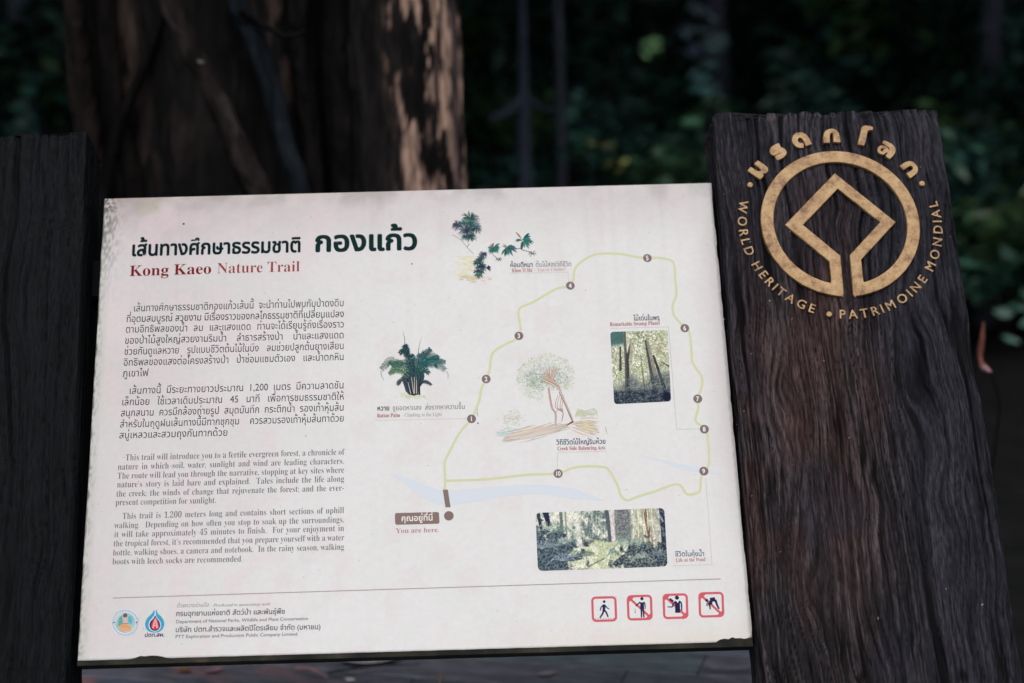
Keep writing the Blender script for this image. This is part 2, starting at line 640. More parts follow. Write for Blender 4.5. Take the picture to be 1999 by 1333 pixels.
def solid_stroke(name, pts, wd, z0, z1, mat, parent, n=6):
    c = catmull(pts, n)
    wv = np.interp(np.linspace(0, 1, len(c)), np.linspace(0, 1, len(wd)), wd) / 2
    T = np.gradient(c, axis=0)
    T /= np.linalg.norm(T, axis=1)[:, None]
    Nn = np.stack([-T[:, 1], T[:, 0]], 1)
    a_, b_ = c + Nn * wv[:, None], c - Nn * wv[:, None]
    m = len(c)
    v = np.concatenate([np.c_[a_, np.full(m, z1)], np.c_[b_, np.full(m, z1)], np.c_[a_, np.full(m, z0)], np.c_[b_, np.full(m, z0)]])
    f = []
    for i in range(m - 1):
        f += [(i, i + m, i + m + 1, i + 1), (i + 2 * m, i, i + 1, i + 1 + 2 * m), (i + m, i + 3 * m, i + 1 + 3 * m, i + 1 + m)]
    f += [(0, 2 * m, 3 * m, m), (m - 1, 2 * m - 1, 4 * m - 1, 3 * m - 1)]
    return link(name, mesh_from(name, v, f), parent, mat)


MPP = float(np.linalg.norm(ZA(500, 500) - ZA(600, 500)) / 100)     # metres per enlarged pixel
STK = lambda pts, wd: ('stroke', pts, wd)
letters = [
    [[ZA(*p) for p in [(378, 785), (470, 850), (558, 918), (570, 975), (545, 1015), (500, 1033), (458, 1032), (488, 1070), (420, 1145),
                       (300, 1062), (185, 975), (245, 908), (345, 975), (400, 992), (438, 975), (430, 945), (308, 850)]]],
    [STK([ZA(*p) for p in [(785, 505), (715, 535), (648, 590), (665, 650), (735, 622), (815, 592), (862, 640), (815, 700), (715, 750)]], [95 * MPP])],
    [STK([ZA(*p) for p in [(1225, 510), (1130, 500), (1065, 425), (1095, 335), (1185, 320), (1262, 375), (1325, 500)]],
                    [95 * MPP, 105 * MPP, 110 * MPP, 120 * MPP])],
    [STK([ZA(*p) for p in [(1660, 458), (1652, 360), (1672, 275), (1745, 238), (1815, 275), (1838, 350), (1846, 448)]], [118 * MPP, 112 * MPP, 80 * MPP, 112 * MPP, 125 * MPP])],
    [[ZB(*p) for p in [(520, 490), (545, 370), (572, 270), (588, 175), (640, 140), (750, 148), (805, 175), (795, 220), (735, 222), (700, 250),
                       (685, 330), (668, 430), (640, 510)]]],
    [STK([ZB(*p) for p in [(985, 440), (1080, 490), (1158, 560), (1150, 640), (1075, 735)]], [60 * MPP, 95 * MPP, 115 * MPP, 100 * MPP]),
     ],
    [STK([ZB(*p) for p in [(1335, 930), (1410, 875), (1500, 845), (1575, 895), (1588, 975), (1540, 1020), (1460, 1075)]], [105 * MPP, 100 * MPP, 80 * MPP, 100 * MPP, 112 * MPP])],
]
for L_ in letters:
    if isinstance(L_[0], tuple):
        solid_stroke('letter', L_[0][1], L_[0][2], 0.024, DE, M_gold, emblem)
    else:
        solid_curve('letter', L_, 0.024, DE, M_gold, emblem, 0.0004)
solid_stroke('letter_loop', [ZB(*p) for p in [(1082, 640), (1050, 570), (985, 532), (925, 560), (925, 620), (985, 652), (1020, 625), (1005, 590)]], [62 * MPP, 55 * MPP, 52 * MPP], 0.026, DE - 0.0004, M_gold, emblem)


def dot(c, r):
    solid_curve('dot', [[c + r * np.array([math.cos(t), math.sin(t)]) for t in np.linspace(0, 2 * math.pi, 20, endpoint=False)]], 0.024, DE, M_gold, emblem, 0.001)


MP = float(np.linalg.norm(P(1640, 440, DE) - P(1641, 440, DE)))
dot(PE(250, 475), 5.6 * MP)
dot(PE(1245, 467), 5.6 * MP)
dot(PE(708, 1222), 5.4 * MP)

# ------------------------------------------------------------------ lettering
_G = {}


def glyph(ch, off=0.0, ext=0.0, res=3):
    key = (ch, off, ext)
    if key in _G:
        return _G[key]

    def mk(body, o_, e_):
        c = bpy.data.curves.new('t', 'FONT')
        c.body = body
        c.offset = o_
        c.extrude = e_
        c.resolution_u = res
        o = bpy.data.objects.new('t', c)
        COL.objects.link(o)
        bpy.context.view_layer.update()
        me = bpy.data.meshes.new_from_object(o.evaluated_get(bpy.context.evaluated_depsgraph_get()))
        v = np.zeros((len(me.vertices), 3), np.float32)
        me.vertices.foreach_get('co', v.ravel())
        f = [list(p.vertices) for p in me.polygons]
        bpy.data.objects.remove(o)
        bpy.data.curves.remove(c)
        bpy.data.meshes.remove(me)
        return v, f
    v, f = mk(ch, off, ext)
    v2, _ = mk(ch + '|', 0, 0)
    adv = float(v2[:, 0].max()) - 0.168 if ch not in MARKS else 0.0
    _G[key] = (v, f, adv)
    return _G[key]


UPV = set('\u0e34\u0e35\u0e36\u0e37\u0e31\u0e4d')
TONE = set('\u0e48\u0e49\u0e4a\u0e4b\u0e4c\u0e47')
LOWV = set('\u0e38\u0e39\u0e3a')
MARKS = UPV | TONE | LOWV
TALL = set('ปฝฟ')
DESC = set('ญฐ')


def serif(s):
    o = ''
    for c in s:
        if 'A' <= c <= 'Z':
            o += chr(0x1D400 + ord(c) - 65)
        elif 'a' <= c <= 'z':
            o += chr(0x1D41A + ord(c) - 97)
        elif '0' <= c <= '9':
            o += chr(0x1D7CE + ord(c) - 48)
        else:
            o += c
    return o


def layout(s, off, track=0.0, spw=0.27):
    s = s.replace('\u0e33', '\u0e4d\u0e32')
    # nikhahit goes before a tone mark: น + ํ + ้ + า
    t = list(s)
    for i in range(len(t) - 1):
        if t[i] in TONE and t[i + 1] == '\u0e4d':
            t[i], t[i + 1] = t[i + 1], t[i]
    x = 0.0
    out = []
    spaces = []
    prev = None
    base = ''
    for c in t:
        if c == ' ':
            spaces.append(len(out))
            x += spw
            prev = base = ''
            continue
        v, f, adv = glyph(c, off)
        dx = dy = 0.0
        if c in TONE:
            dy = 0.21 if prev in UPV else 0.07
            if base in TALL:
                dx = -0.10
                if prev not in UPV:
                    dy = 0.05
        elif c in UPV:
            dy = 0.02
            if base in TALL:
                dx = -0.10
        if c not in MARKS:
            base = c
        out.append([c, x + dx, dy, len(spaces)])
        x += adv + (track if c not in MARKS else 0)
        prev = c
    return out, x, len(spaces)


class Inks:
    """flat print lying on the panel: one mesh with colours"""

    def __init__(self, d=0.00012):
        self.v, self.f, self.c, self.n, self.d = [], [], [], 0, d

    def add(self, v, f, col):
        v = np.asarray(v, float)
        self.v.append(v)
        self.c.append(np.ones((len(v), 3)) * np.asarray(col))
        self.f.extend([[i + self.n for i in q] for q in f])
        self.n += len(v)

    def up(self, s=0.0000003):
        self.d += s

    def poly(self, pts, col, raw=False):
        q = [(*(p if raw else P(*p)), self.d) for p in pts]
        self.add(q, [list(range(len(q)))[::-1]], lin(col))
        self.up()

    def stroke(self, pts, wpx, col, smooth=True, n=5, raw=False):
        pts = np.array([p if raw else P(*p) for p in pts])
        c = catmull(pts, n) if (smooth and len(pts) > 2) else pts
        k = 0.000423 * 0.94
        wv = np.atleast_1d(wpx) * MPX / 2
        wv = np.interp(np.linspace(0, 1, len(c)), np.linspace(0, 1, len(wv)), wv)
        T = np.gradient(c, axis=0)
        T /= (np.linalg.norm(T, axis=1)[:, None] + 1e-9)
        Nn = np.stack([-T[:, 1], T[:, 0]], 1)
        a_ = c + Nn * wv[:, None]
        b_ = c - Nn * wv[:, None]
        v = np.concatenate([np.c_[a_, np.full(len(c), self.d)], np.c_[b_, np.full(len(c), self.d)]])
        m = len(c)
        self.add(v, [[i, i + m, i + m + 1, i + 1] for i in range(m - 1)], lin(col))
        self.up()

    def disc(self, c, r, col, n=20, sx=1.0):
        q = P(*c)
        v = [(q[0] + sx * r * MPX * math.cos(t), q[1] + r * MPX * math.sin(t), self.d) for t in np.linspace(0, 2 * math.pi, n, endpoint=False)]
        self.add(v, [list(range(n))], lin(col))
        self.up()

    def dots(self, pts, col, step=3.2, wd=1.1):
        for a_, b_ in zip(pts[:-1], pts[1:]):
            a_, b_ = np.array(a_, float), np.array(b_, float)
            n = max(1, int(np.linalg.norm(b_ - a_) / step))
            for i in range(n):
                p = a_ + (b_ - a_) * i / n
                q = a_ + (b_ - a_) * (i + 0.5) / n
                self.stroke([p, q], wd, col, smooth=False)

    def text(self, s, p0, p1, em, col, off=0.0, sx=None, track=0.0, shear=0.0):
        out, wn, nsp = layout(s, min(off, 0), track)
        a_, b_ = P(*p0), P(*p1)
        W_ = np.linalg.norm(b_ - a_)
        ex = (b_ - a_) / W_
        ey = np.array([-ex[1], ex[0]])
        mid = ((p0[0] + p1[0]) / 2, (p0[1] + p1[1]) / 2)
        em_m = em * float(np.linalg.norm(P(mid[0], mid[1] - 1) - P(*mid)))
        fit = W_ / (wn * em_m)
        gap = 0.0
        if sx is None:
            sx = fit
        elif nsp:
            gap = (W_ - wn * em_m * sx) / nsp
        shifts = [(0, 0)] if off <= 0 else [(off * math.cos(t), off * math.sin(t)) for t in np.linspace(0, 2 * math.pi, 6, endpoint=False)]
        z_i = 0
        for c, x, dy, k in [(c, x + sx2, dy + sy2, k) for sx2, sy2 in shifts for c, x, dy, k in out]:
            v, f, adv = glyph(c, min(off, 0))
            if len(v) == 0:
                continue
            z_i = (z_i + 1) % 60
            X = (v[:, 0] + x + shear * v[:, 1]) * em_m * sx + gap * k
            Y = (v[:, 1] + dy) * em_m
            q = a_[None] + X[:, None] * ex + Y[:, None] * ey
            self.add(np.c_[q, np.full(len(q), self.d + 0.0000004 * z_i)], f, lin(col))

    def fitscale(self, s, p0, p1, em, off=0.0):
        out, wn, nsp = layout(s, min(off, 0))
        mid = ((p0[0] + p1[0]) / 2, (p0[1] + p1[1]) / 2)
        em_m = em * float(np.linalg.norm(P(mid[0], mid[1] - 1) - P(*mid)))
        return float(np.linalg.norm(P(*p1) - P(*p0))) / (wn * em_m)

    def build(self, name, parent):
        me = mesh_from(name, np.concatenate(self.v), self.f, np.concatenate(self.c))
        return link(name, me, parent, M_print)


MPX = float(np.linalg.norm(P(800, 800) - P(801, 800)))

# raised latin letters round the emblem
ECNpts = {}


def arc_word(s, pstart, pend, em, trk=0.03):
    qa, qb = P(*pstart, DE) - ECN, P(*pend, DE) - ECN
    a0 = math.atan2(qa[1], qa[0]) % (2 * math.pi)
    a1 = math.atan2(qb[1], qb[0]) % (2 * math.pi)
    if a1 < a0:
        a1 += 2 * math.pi
    r = RB
    ws = []
    for ch in s:
        ws.append(0.30 if ch == ' ' else glyph(ch, 0.0, 0.1, 5)[2] + trk)
    cent = []
    x = 0
    for w_ in ws:
        cent.append(x + w_ / 2)
        x += w_
    c0, c1 = cent[0], cent[-1]
    for ch, c_ in zip(s, cent):
        if ch == ' ':
            continue
        t = (c_ - c0) / (c1 - c0)
        an = a0 + (a1 - a0) * t
        v, f, adv = glyph(ch, 0.0, 0.1, 5)
        hh = 0.341
        xx = (v[:, 0] - adv / 2) * em
        yy = (v[:, 1] - hh) * em
        er_ = np.array([math.cos(an), math.sin(an)])
        tx = np.array([-er_[1], er_[0]])         # reading direction: counter-clockwise
        q = ECN + er_ * r + xx[:, None] * tx - yy[:, None] * er_
        z = np.where(v[:, 2] > 0, DE - 0.003, 0.022)
        # keep the winding outward
        vv, ff = [], []
        for k2, (sa, sb) in enumerate(((0, 0), (0.010, 0.006), (-0.010, -0.006), (0.008, -0.008), (-0.008, 0.008))):
            vv.append(np.c_[q + tx * sa * em - er_ * sb * em, z - 0.00002 * k2])
            ff += [[i + k2 * len(q) for i in p] for p in f]
        me = mesh_from('letter', np.concatenate(vv), ff)
        link('letter', me, emblem, M_gold)


RB = float(np.mean([np.linalg.norm(PE(215, 700) - ECN), np.linalg.norm(PE(335, 1020) - ECN), np.linalg.norm(PE(570, 1180) - ECN),
                    np.linalg.norm(PE(850, 1215) - ECN), np.linalg.norm(PE(1130, 1125) - ECN), np.linalg.norm(PE(1318, 860) - ECN)]))
arc_word('WORLD HERITAGE', ez(218, 600), ez(607, 1192), 0.0174 / 0.682)
arc_word('PATRIMOINE MONDIAL', ez(785, 1222), ez(1318, 585), 0.0174 / 0.682)

# ------------------------------------------------------------------ information panel
sign = thing('information_panel', 'faded white nature trail map panel with Thai and English text between two dark posts', 'sign', PANEL_M)
cTL, cTR, cBR, cBL = P(203, 388), P(1388.5, 357), P(1470, 1252), P(150, 1290)


def bil(s, t):
    return (cBL * (1 - s)[..., None] + cBR * s[..., None]) * (1 - t)[..., None] + (cTL * (1 - s)[..., None] + cTR * s[..., None]) * t[..., None]


ss = np.concatenate([np.linspace(0, 0.03, 24, endpoint=False), np.linspace(0.03, 0.97, 150, endpoint=False), np.linspace(0.97, 1, 24)])
ts = np.concatenate([np.linspace(0, 0.03, 20, endpoint=False), np.linspace(0.03, 0.97, 130, endpoint=False), np.linspace(0.97, 1, 16)])
S, T = np.meshgrid(ss, ts, indexing='ij')
# chipped places on the lower edge and ragged left edge
chipb = 0.0055 * np.exp(-((S - 0.105) / 0.022) ** 4) * (0.6 + 0.6 * vnoise(S * 300, S * 0 + 2)) + 0.007 * sstep(0.945, 0.955, S) * (0.6 + 0.8 * vnoise(S * 160, S * 0)) \
    + 0.0008 * (fbm(S * 60, S * 0 + 5, 3))
chipl = 0.0016 * fbm(T * 14, T * 0 + 8, 3) + 0.0008 * fbm(T * 90, T * 0 + 8, 2)
chipr = 0.0012 * sstep(0.45, 0.7, fbm(T * 30 + 60, T * 0 + 8, 3))
T2 = np.maximum(T, chipb)
S2 = np.minimum(np.maximum(S, chipl), 1 - chipr)
xy = bil(S2, T2)
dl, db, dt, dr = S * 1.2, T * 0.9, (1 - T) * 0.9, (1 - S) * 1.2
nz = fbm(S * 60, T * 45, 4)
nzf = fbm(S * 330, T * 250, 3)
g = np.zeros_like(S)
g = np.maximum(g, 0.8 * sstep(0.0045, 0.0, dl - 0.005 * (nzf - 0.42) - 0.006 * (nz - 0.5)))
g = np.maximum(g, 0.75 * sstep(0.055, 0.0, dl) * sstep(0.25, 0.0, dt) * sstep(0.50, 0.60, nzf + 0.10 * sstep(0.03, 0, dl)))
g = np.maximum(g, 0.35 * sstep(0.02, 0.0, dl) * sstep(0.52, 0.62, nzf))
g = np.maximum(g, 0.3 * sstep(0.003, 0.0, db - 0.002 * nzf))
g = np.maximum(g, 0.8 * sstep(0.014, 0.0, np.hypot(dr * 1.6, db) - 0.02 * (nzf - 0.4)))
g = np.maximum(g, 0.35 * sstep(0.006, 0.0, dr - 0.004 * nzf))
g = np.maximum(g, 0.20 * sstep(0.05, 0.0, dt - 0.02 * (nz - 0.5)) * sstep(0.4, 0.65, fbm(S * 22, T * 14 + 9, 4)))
white = lin((226, 226, 225)) * 1.0
col = np.ones(S.shape + (3,)) * white
faded = lin((192, 180, 182))
ln = sstep(0.55, 0.0, S + 0.25 * (1 - T) - 0.1) * 0.62 + 0.75 * sstep(0.16, 0.0, dt) * (0.6 + 0.4 * nz)
ln = np.maximum(ln, 0.6 * sstep(0.10, 0.01, dl))
ln = np.maximum(ln, 0.45 * sstep(0.07, 0.0, dr) * sstep(0.1, 0.5, T))
col = mix3(col, faded, np.clip(ln * (0.75 + 0.5 * (fbm(S * 9, T * 7 + 4, 3) - 0.5)), 0, 0.95))
streak = sstep(0.52, 0.7, fbm(S * 130, T * 3 + 4, 3)) * sstep(0.35, 0.6, fbm(S * 16, T * 3 + 40, 3)) * (0.25 + 0.75 * sstep(0.5, 1.0, T))
col = mix3(col, lin((186, 178, 172)), 0.12 * streak)
pinkb = sstep(0.5, 0.66, fbm(S * 26 + 3, T * 20, 3))
col = mix3(col, lin((222, 206, 210)), 0.35 * pinkb * (1 - 0.6 * S))
col = mix3(col, lin((190, 196, 188)), 0.5 * sstep(0.025, 0.004, dl))
yel = 0.55 * np.exp(-((S - 0.075) / 0.02) ** 4 - ((T - 0.975) / 0.018) ** 4) * nz * 1.6 + 0.4 * sstep(0.03, 0, dt) * sstep(0.5, 0.15, np.abs(S - 0.2)) * nz
col = mix3(col, lin((176, 172, 150)), np.clip(yel, 0, 1))
wx = 0.35 * sstep(0.5, 0.9, S) * sstep(0.06, 0.0, db)
col = mix3(col, lin((222, 208, 190)), wx)
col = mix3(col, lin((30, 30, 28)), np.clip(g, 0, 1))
v = np.concatenate([xy, np.zeros(S.shape + (1,))], -1).reshape(-1, 3)
link('printed_sheet', mesh_from('printed_sheet', v, grid_faces(len(ss), len(ts)), col.reshape(-1, 3)), sign, M_panel)

# backing board, a little deeper at the foot
bx0, bx1 = cBL[0] - 0.004, cBR[0] + 0.006
by0, by1 = min(cBL[1], cBR[1]), cTL[1]
bk = box_mesh('backing_board', bx0, bx1, -1, 1, -0.045, -0.0012)
for vv in bk.vertices:
    s_ = (vv.co.x - bx0) / (bx1 - bx0)
    lo = cBL * (1 - s_) + cBR * s_
    hi = cTL * (1 - s_) + cTR * s_
    top_ = vv.co.y > 0
    vv.co.y = hi[1] - 0.001 if top_ else lo[1] - 0.0085
    left_ = vv.co.x < 0
    vv.co.x = (cTL[0] + 0.0006 if top_ else cBL[0] + 0.0006) if left_ else (cTR[0] - 0.0006 if top_ else cBR[0] - 0.0006)
link('backing_board', bk, sign, M_back)
# two battens hold it to the posts from behind
for yy in (-0.32, 0.30):
    link('batten', box_mesh('batten', bx0 - 0.1, bx1 + 0.1, yy - 0.04, yy + 0.04, -0.085, -0.046, 0.003), sign, M_soil)

# ---- heading
GREEN = (16, 44, 44)
RED = (122, 30, 34)
INK = (62, 62, 70)
ink = Inks(0.00012)
ink.text('เส้นทางศึกษาธรรมชาติ', (255, 499.6), (588.5, 491.5), 39, GREEN, 0.032)
ink.build('thai_title', sign)
ink = Inks()
ink.text('กองแก้ว', (613, 491), (816.5, 486.5), 55, GREEN, 0.034)
ink.build('thai_title', sign)
ink = Inks()
ink.text(serif('Kong Kaeo'), (252, 539), (413, 533.9), 30, RED)
ink.text(serif('Nature Trail'), (423, 533.6), (586, 529.6), 30, (150, 62, 66), -0.008)
ink.build('english_title', sign)

TH1 = [('เส้นทางศึกษาธรรมชาติกองแก้วเส้นนี้  จะนำท่านไปพบกับป่าดงดิบ', (260, 608), (672, 597.5)),
       ('ที่อุดมสมบูรณ์ สวยงาม มีเรื่องราวของกลไกธรรมชาติที่เปลี่ยนแปลง', (246, 629), (672, 618.8)),
       ('ตามอิทธิพลของน้ำ ลม และแสงแดด ท่านจะได้เรียนรู้ถึงเรื่องราว', (244.5, 649.5), (672, 639)),
       ('ของป่าไม้สูงใหญ่สวยงามริมน้ำ  ลำธารสร้างป่า  น้ำและแสงแดด', (243, 671.3), (672, 660)),
       ('ช่วยกันดูแลหวาย  รูปแบบชีวิตต้นไม้ในบึง  ลมช่วยปลูกต้นยางเสียน', (242, 692.6), (672, 681.3)),
       ('อิทธิพลของแสงต่อโครงสร้างป่า ป่าซ่อมแซมตัวเอง และน้ำตกหิน', (240.5, 714), (672, 702.6)),
       ('ภูเขาไฟ', (239, 735.4), (290, 733.8))]
TH2 = [('เส้นทางนี้ มีระยะทางยาวประมาณ 1,200 เมตร มีความลาดชัน', (251.5, 769), (672, 758)),
       ('เล็กน้อย  ใช้เวลาเดินประมาณ  45  นาที  เพื่อการชมธรรมชาติให้', (237, 791.4), (672, 780)),
       ('สนุกสนาน  ควรมีกล้องถ่ายรูป  สมุดบันทึก  กระติกน้ำ  รองเท้าหุ้มส้น', (235, 812.8), (672, 801.4)),
       ('สำหรับในฤดูฝนเส้นทางนี้มีทากชุกชุม  ควรสวมรองเท้าหุ้มส้นทาด้วย', (233.5, 834.6), (672, 822.6)),
       ('สบู่เหลวและสวมถุงกันทากด้วย', (232, 856), (445, 850.4))]
EN1 = [('This trail will introduce you to a fertile evergreen forest, a chronicle of', (244.5, 898.8), (672, 887.5)),
       ('nature in which soil, water, sunlight and wind are leading characters.', (229.5, 917), (672, 905.2)),
       ('The route will lead you through the narrative, stopping at key sites where', (229, 934.6), (672, 922.6)),
       ('nature’s story is laid bare and explained.  Tales include the life along', (228, 951.6), (672, 940)),
       ('the creek; the winds of change that rejuvenate the forest; and the ever-', (226.5, 969.6), (672, 957.7)),
       ('present competition for sunlight.', (225, 986.3), (422, 981.8))]
EN2 = [('This trail is 1,200 meters long and contains short sections of uphill', (238.5, 1013), (672, 1001.3)),
       ('walking.  Depending on how often you stop to soak up the surroundings,', (223, 1031.4), (672, 1019.6)),
       ('it will take approximately 45 minutes to finish.  For your enjoyment in', (222.5, 1049), (672, 1036.4)),
       ('the tropical forest, it’s recommended that you prepare yourself with a water', (221, 1066.6), (672, 1054.6)),
       ('bottle, walking shoes, a camera and notebook.  In the rainy season, walking', (220, 1084.6), (672, 1072.8)),
       ('boots with leech socks are recommended.', (219, 1102), (474, 1096.3))]
for lines, em, off, colr, fx in ((TH1, 19.5, 0.003, INK, None), (TH2, 19.5, 0.003, INK, None), (EN1, 17.6, -0.0085, (104, 104, 110), 'serif'), (EN2, 17.6, -0.0085, (104, 104, 110), 'serif')):
    ink = Inks()
    if fx:
        lines = [(serif(s), a_, b_) for s, a_, b_ in lines]
    sxm = min(ink.fitscale(s, a_, b_, em, off) for s, a_, b_ in lines)
    for i, (s, a_, b_) in enumerate(lines):
        full = b_[0] > 660
        ink.text(s, a_, b_, em, colr, off, sx=max(sxm, 0.955 * ink.fitscale(s, a_, b_, em, off)) if full else min(1.12 * sxm, ink.fitscale(s, a_, b_, em, off)))
    ink.build('text_paragraph', sign)

# ---- footer
ink = Inks()
ink.stroke([(220, 1167.3), (1407, 1130)], 1.5, (160, 140, 142), smooth=False)
ink.build('divider_line', sign)
ink = Inks()
ink.text('ด้วยความร่วมมือ', (344.5, 1185.8), (407.5, 1184), 10.5, (120, 118, 122), 0.0, shear=0.2)
ink.text('Produced in association with', (416.5, 1184.2), (527.6, 1181.6), 8.2, (120, 118, 122), 0.0, shear=0.2)
ink.text('กรมอุทยานแห่งชาติ สัตว์ป่า และพันธุ์พืช', (343, 1202.6), (556.7, 1198), 14, (52, 52, 66), 0.012)
ink.text('Department of National Parks, Wildlife and Plant Conservation', (343, 1216.6), (601.7, 1210.2), 9.2, (90, 88, 96), 0.006)
ink.text('บริษัท ปตท.สำรวจและผลิตปิโตรเลียม จำกัด (มหาชน)', (342, 1234), (626.3, 1228), 14, (52, 52, 66), 0.012)
ink.text('PTT Exploration and Production Public Company Limited', (342, 1245.9), (580.7, 1240.6), 9.2, (90, 88, 96), 0.006)
ink.text('ปตท.สผ.', (282, 1243.4), (321, 1242.2), 10.5, (40, 40, 90), 0.03)
ink.build('sponsor_text', sign)

# round department seal, plain generic figure
ink = Inks()
sc_ = (244.6, 1215.6)


def circ(c, r, n=40):
    return [(c[0] + r * math.cos(t), c[1] + r * math.sin(t)) for t in np.linspace(0, 2 * math.pi, n)]


ink.disc(sc_, 27, (196, 212, 222), 40)
ink.disc(sc_, 25.6, (222, 224, 226), 40)
ink.stroke(circ(sc_, 24.6), 1.2, (140, 162, 184), smooth=False)
ink.stroke(circ(sc_, 18.8), 1.2, (130, 168, 178), smooth=False)
for k in range(44):
    t = k / 44 * 2 * math.pi
    if abs(math.sin(t)) < 0.12:
        continue
    ink.stroke([(sc_[0] + 20.6 * math.cos(t), sc_[1] + 20.6 * math.sin(t)), (sc_[0] + 23.2 * math.cos(t + 0.03), sc_[1] + 23.2 * math.sin(t + 0.03))], 1.0, (148, 160, 176), smooth=False)
for sx_ in (-1, 1):
    ink.disc((sc_[0] + 22 * sx_, sc_[1] - 0.5), 1.6, (100, 80, 140), 10)
ink.disc(sc_, 16.6, (150, 196, 196), 36)
ink.poly([(231, 1213), (233, 1205), (238, 1202), (240, 1214), (236, 1222), (230, 1222)], (104, 168, 160))
ink.poly([(250, 1203), (256, 1203), (259, 1211), (256, 1219), (250, 1215)], (96, 176, 190))
ink.poly([(231, 1224), (240, 1217), (249, 1217), (258, 1225), (254, 1231), (244, 1233), (234, 1230)], (222, 168, 128))
ink.poly([(240, 1211), (241.5, 1203), (248, 1203), (249, 1211), (247.5, 1218), (241, 1218)], (212, 178, 170))
ink.disc((244.4, 1201.5), 4.2, (120, 84, 84), 14)
ink.disc((244.6, 1207), 2.4, (200, 184, 206), 12)
ink.stroke([(238, 1217.5), (251, 1217)], 1.2, (170, 96, 70), smooth=False)
ink.stroke([(236, 1224), (246, 1222), (254, 1226)], 1.4, (200, 150, 90))
ink.build('round_seal', sign)

# drop shaped company mark
ink = Inks()
ink.poly([tuple(p) for p in catmull([(300.6, 1190), (297, 1197), (288, 1206), (283.5, 1216), (285, 1226), (291, 1232.5), (302, 1235), (313, 1232), (319, 1225), (320.8, 1215.5), (316, 1205), (308, 1197), (305.6, 1190), (303.2, 1196)], 4)], (60, 160, 192))
ink.stroke([(303, 1192), (303, 1200)], [1.2, 3.0], (205, 226, 238), smooth=False)
ink.poly([tuple(p) for p in catmull([(303, 1198), (297, 1206), (291.5, 1213), (290, 1221), (293, 1229), (302.4, 1233), (311.5, 1229), (314.6, 1220), (312, 1212), (307, 1206), (303, 1198)], 4)], (206, 222, 236))
ink.poly([tuple(p) for p in catmull([(303.2, 1201), (299, 1207.5), (293.5, 1213.6), (292, 1220.5), (294.6, 1228), (302.4, 1231.6), (309.8, 1228), (312.8, 1220.5), (310.8, 1213), (306, 1207), (303.2, 1201)], 4)], (62, 44, 92))
ink.poly([tuple(p) for p in catmull([(303.2, 1205), (298, 1212), (295, 1220), (297, 1227), (302.5, 1229.5), (308, 1227), (310.4, 1220), (308, 1212), (303.2, 1205)], 4)], (206, 62, 78))
ink.stroke([(303, 1207), (301.5, 1214), (298.5, 1226)], [1.2, 3.0, 3.4], (240, 176, 176))
ink.stroke([(303, 1207), (304.8, 1214), (307.5, 1226)], [1.2, 3.0, 3.4], (240, 176, 176))
ink.stroke([(298, 1221), (308, 1220.6)], 1.6, (232, 180, 172), smooth=False)
ink.stroke([(300, 1214.6), (306, 1214.4)], 1.3, (170, 176, 130), smooth=False)
ink.build('drop_logo', sign)


# ---- prohibition pictograms
def icon(cx, cy, strokes, slash=True, extra=None):
    k = Inks(0.00012)

    def q(x, y):
        return (cx + x * 0.999 + y * 0.035, cy + y - x * 0.028)
    h, r = 22.6, 6.5
    cs = []
    for (sx_, sy_, a0) in ((1, -1, -90), (1, 1, 0), (-1, 1, 90), (-1, -1, 180)):
        for t in np.linspace(R_(a0), R_(a0 + 90), 6):
            cs.append(q(sx_ * (h - r) + r * math.cos(t), sy_ * (h - r) + r * math.sin(t)))
    cs.append(cs[0])
    RC = (208, 96, 108)
    k.stroke(cs, 4.4, RC, smooth=False)
    if slash:
        k.stroke([q(-20, -19.5), q(20, 19.5)], 4.4, RC, smooth=False)
        k.poly([q(-21.5, -10), q(-21.5, -16), q(-16, -21.5), q(-9, -21.5)], RC)
        k.poly([q(21.5, 11), q(21.5, 17), q(17, 21.5), q(10, 21.5)], RC)
    for pts, wd in strokes:
        k.stroke([q(*p) for p in pts], wd, (38, 40, 76), smooth=len(pts) > 2, n=4)
    if extra:
        for (x_, y_, rr, c_) in extra:
            k.disc(q(x_, y_), rr, c_, 14)
    k.build('pictogram', sign)


NV = (38, 40, 76)
icon(1179.4, 1188.8, [([(0, -9), (-0.6, 3)], 5.2), ([(-1, -8.5), (-6, -3), (-8, 3)], [2.6, 2.2, 1.8]), ([(1, -8.5), (5, -3), (10, 0.5)], [2.6, 2.2, 1.6]),
                      ([(-1, 2), (-3.5, 9), (-9, 17)], [3.6, 3.2, 2.6]), ([(-0.4, 2), (4, 7), (7, 16)], [3.6, 3.2, 2.6])], False,
     [(0.6, -14.5, 2.7, (52, 54, 72))] + [(-17 + 4.9 * i, 18.6, 0.9, (96, 110, 110)) for i in range(8)])
icon(1248.8, 1186.0, [([(5, -10), (4.6, 3)], 7.4), ([(1.5, -11), (-3, -7), (-8, -3.5)], [2.6, 2.4, 2.4]), ([(8, -11), (10.6, -6), (10.4, 3)], [2.6, 2.2, 1.6]),
                      ([(3.2, 2), (2.9, 19.5)], [3.4, 2.6]), ([(6.8, 2), (7.6, 19.5)], [3.4, 2.6])], True,
     [(5, -17.3, 3.1, NV), (-9.5, 3, 0.8, NV), (-8.6, 5, 0.8, NV), (-9.3, 8.6, 1.2, NV)])
icon(1318.6, 1183.3, [([(4, -7), (4, 13)], [9.6, 9.6]), ([(1, -9.6), (-4, -5), (-6.5, 1), (-16, 0.6)], [3, 3, 2.4, 1.6]), ([(7, -9.5), (11, -7), (12, 0), (12, 9)], [3, 2.8, 2.6, 2.2]),
                      ([(-11, -15), (-4, -9)], [4, 4.5])], True, [(3.4, -16.6, 3.9, NV), (0.6, -8, 2.2, NV), (8.4, -8, 2.4, NV)])
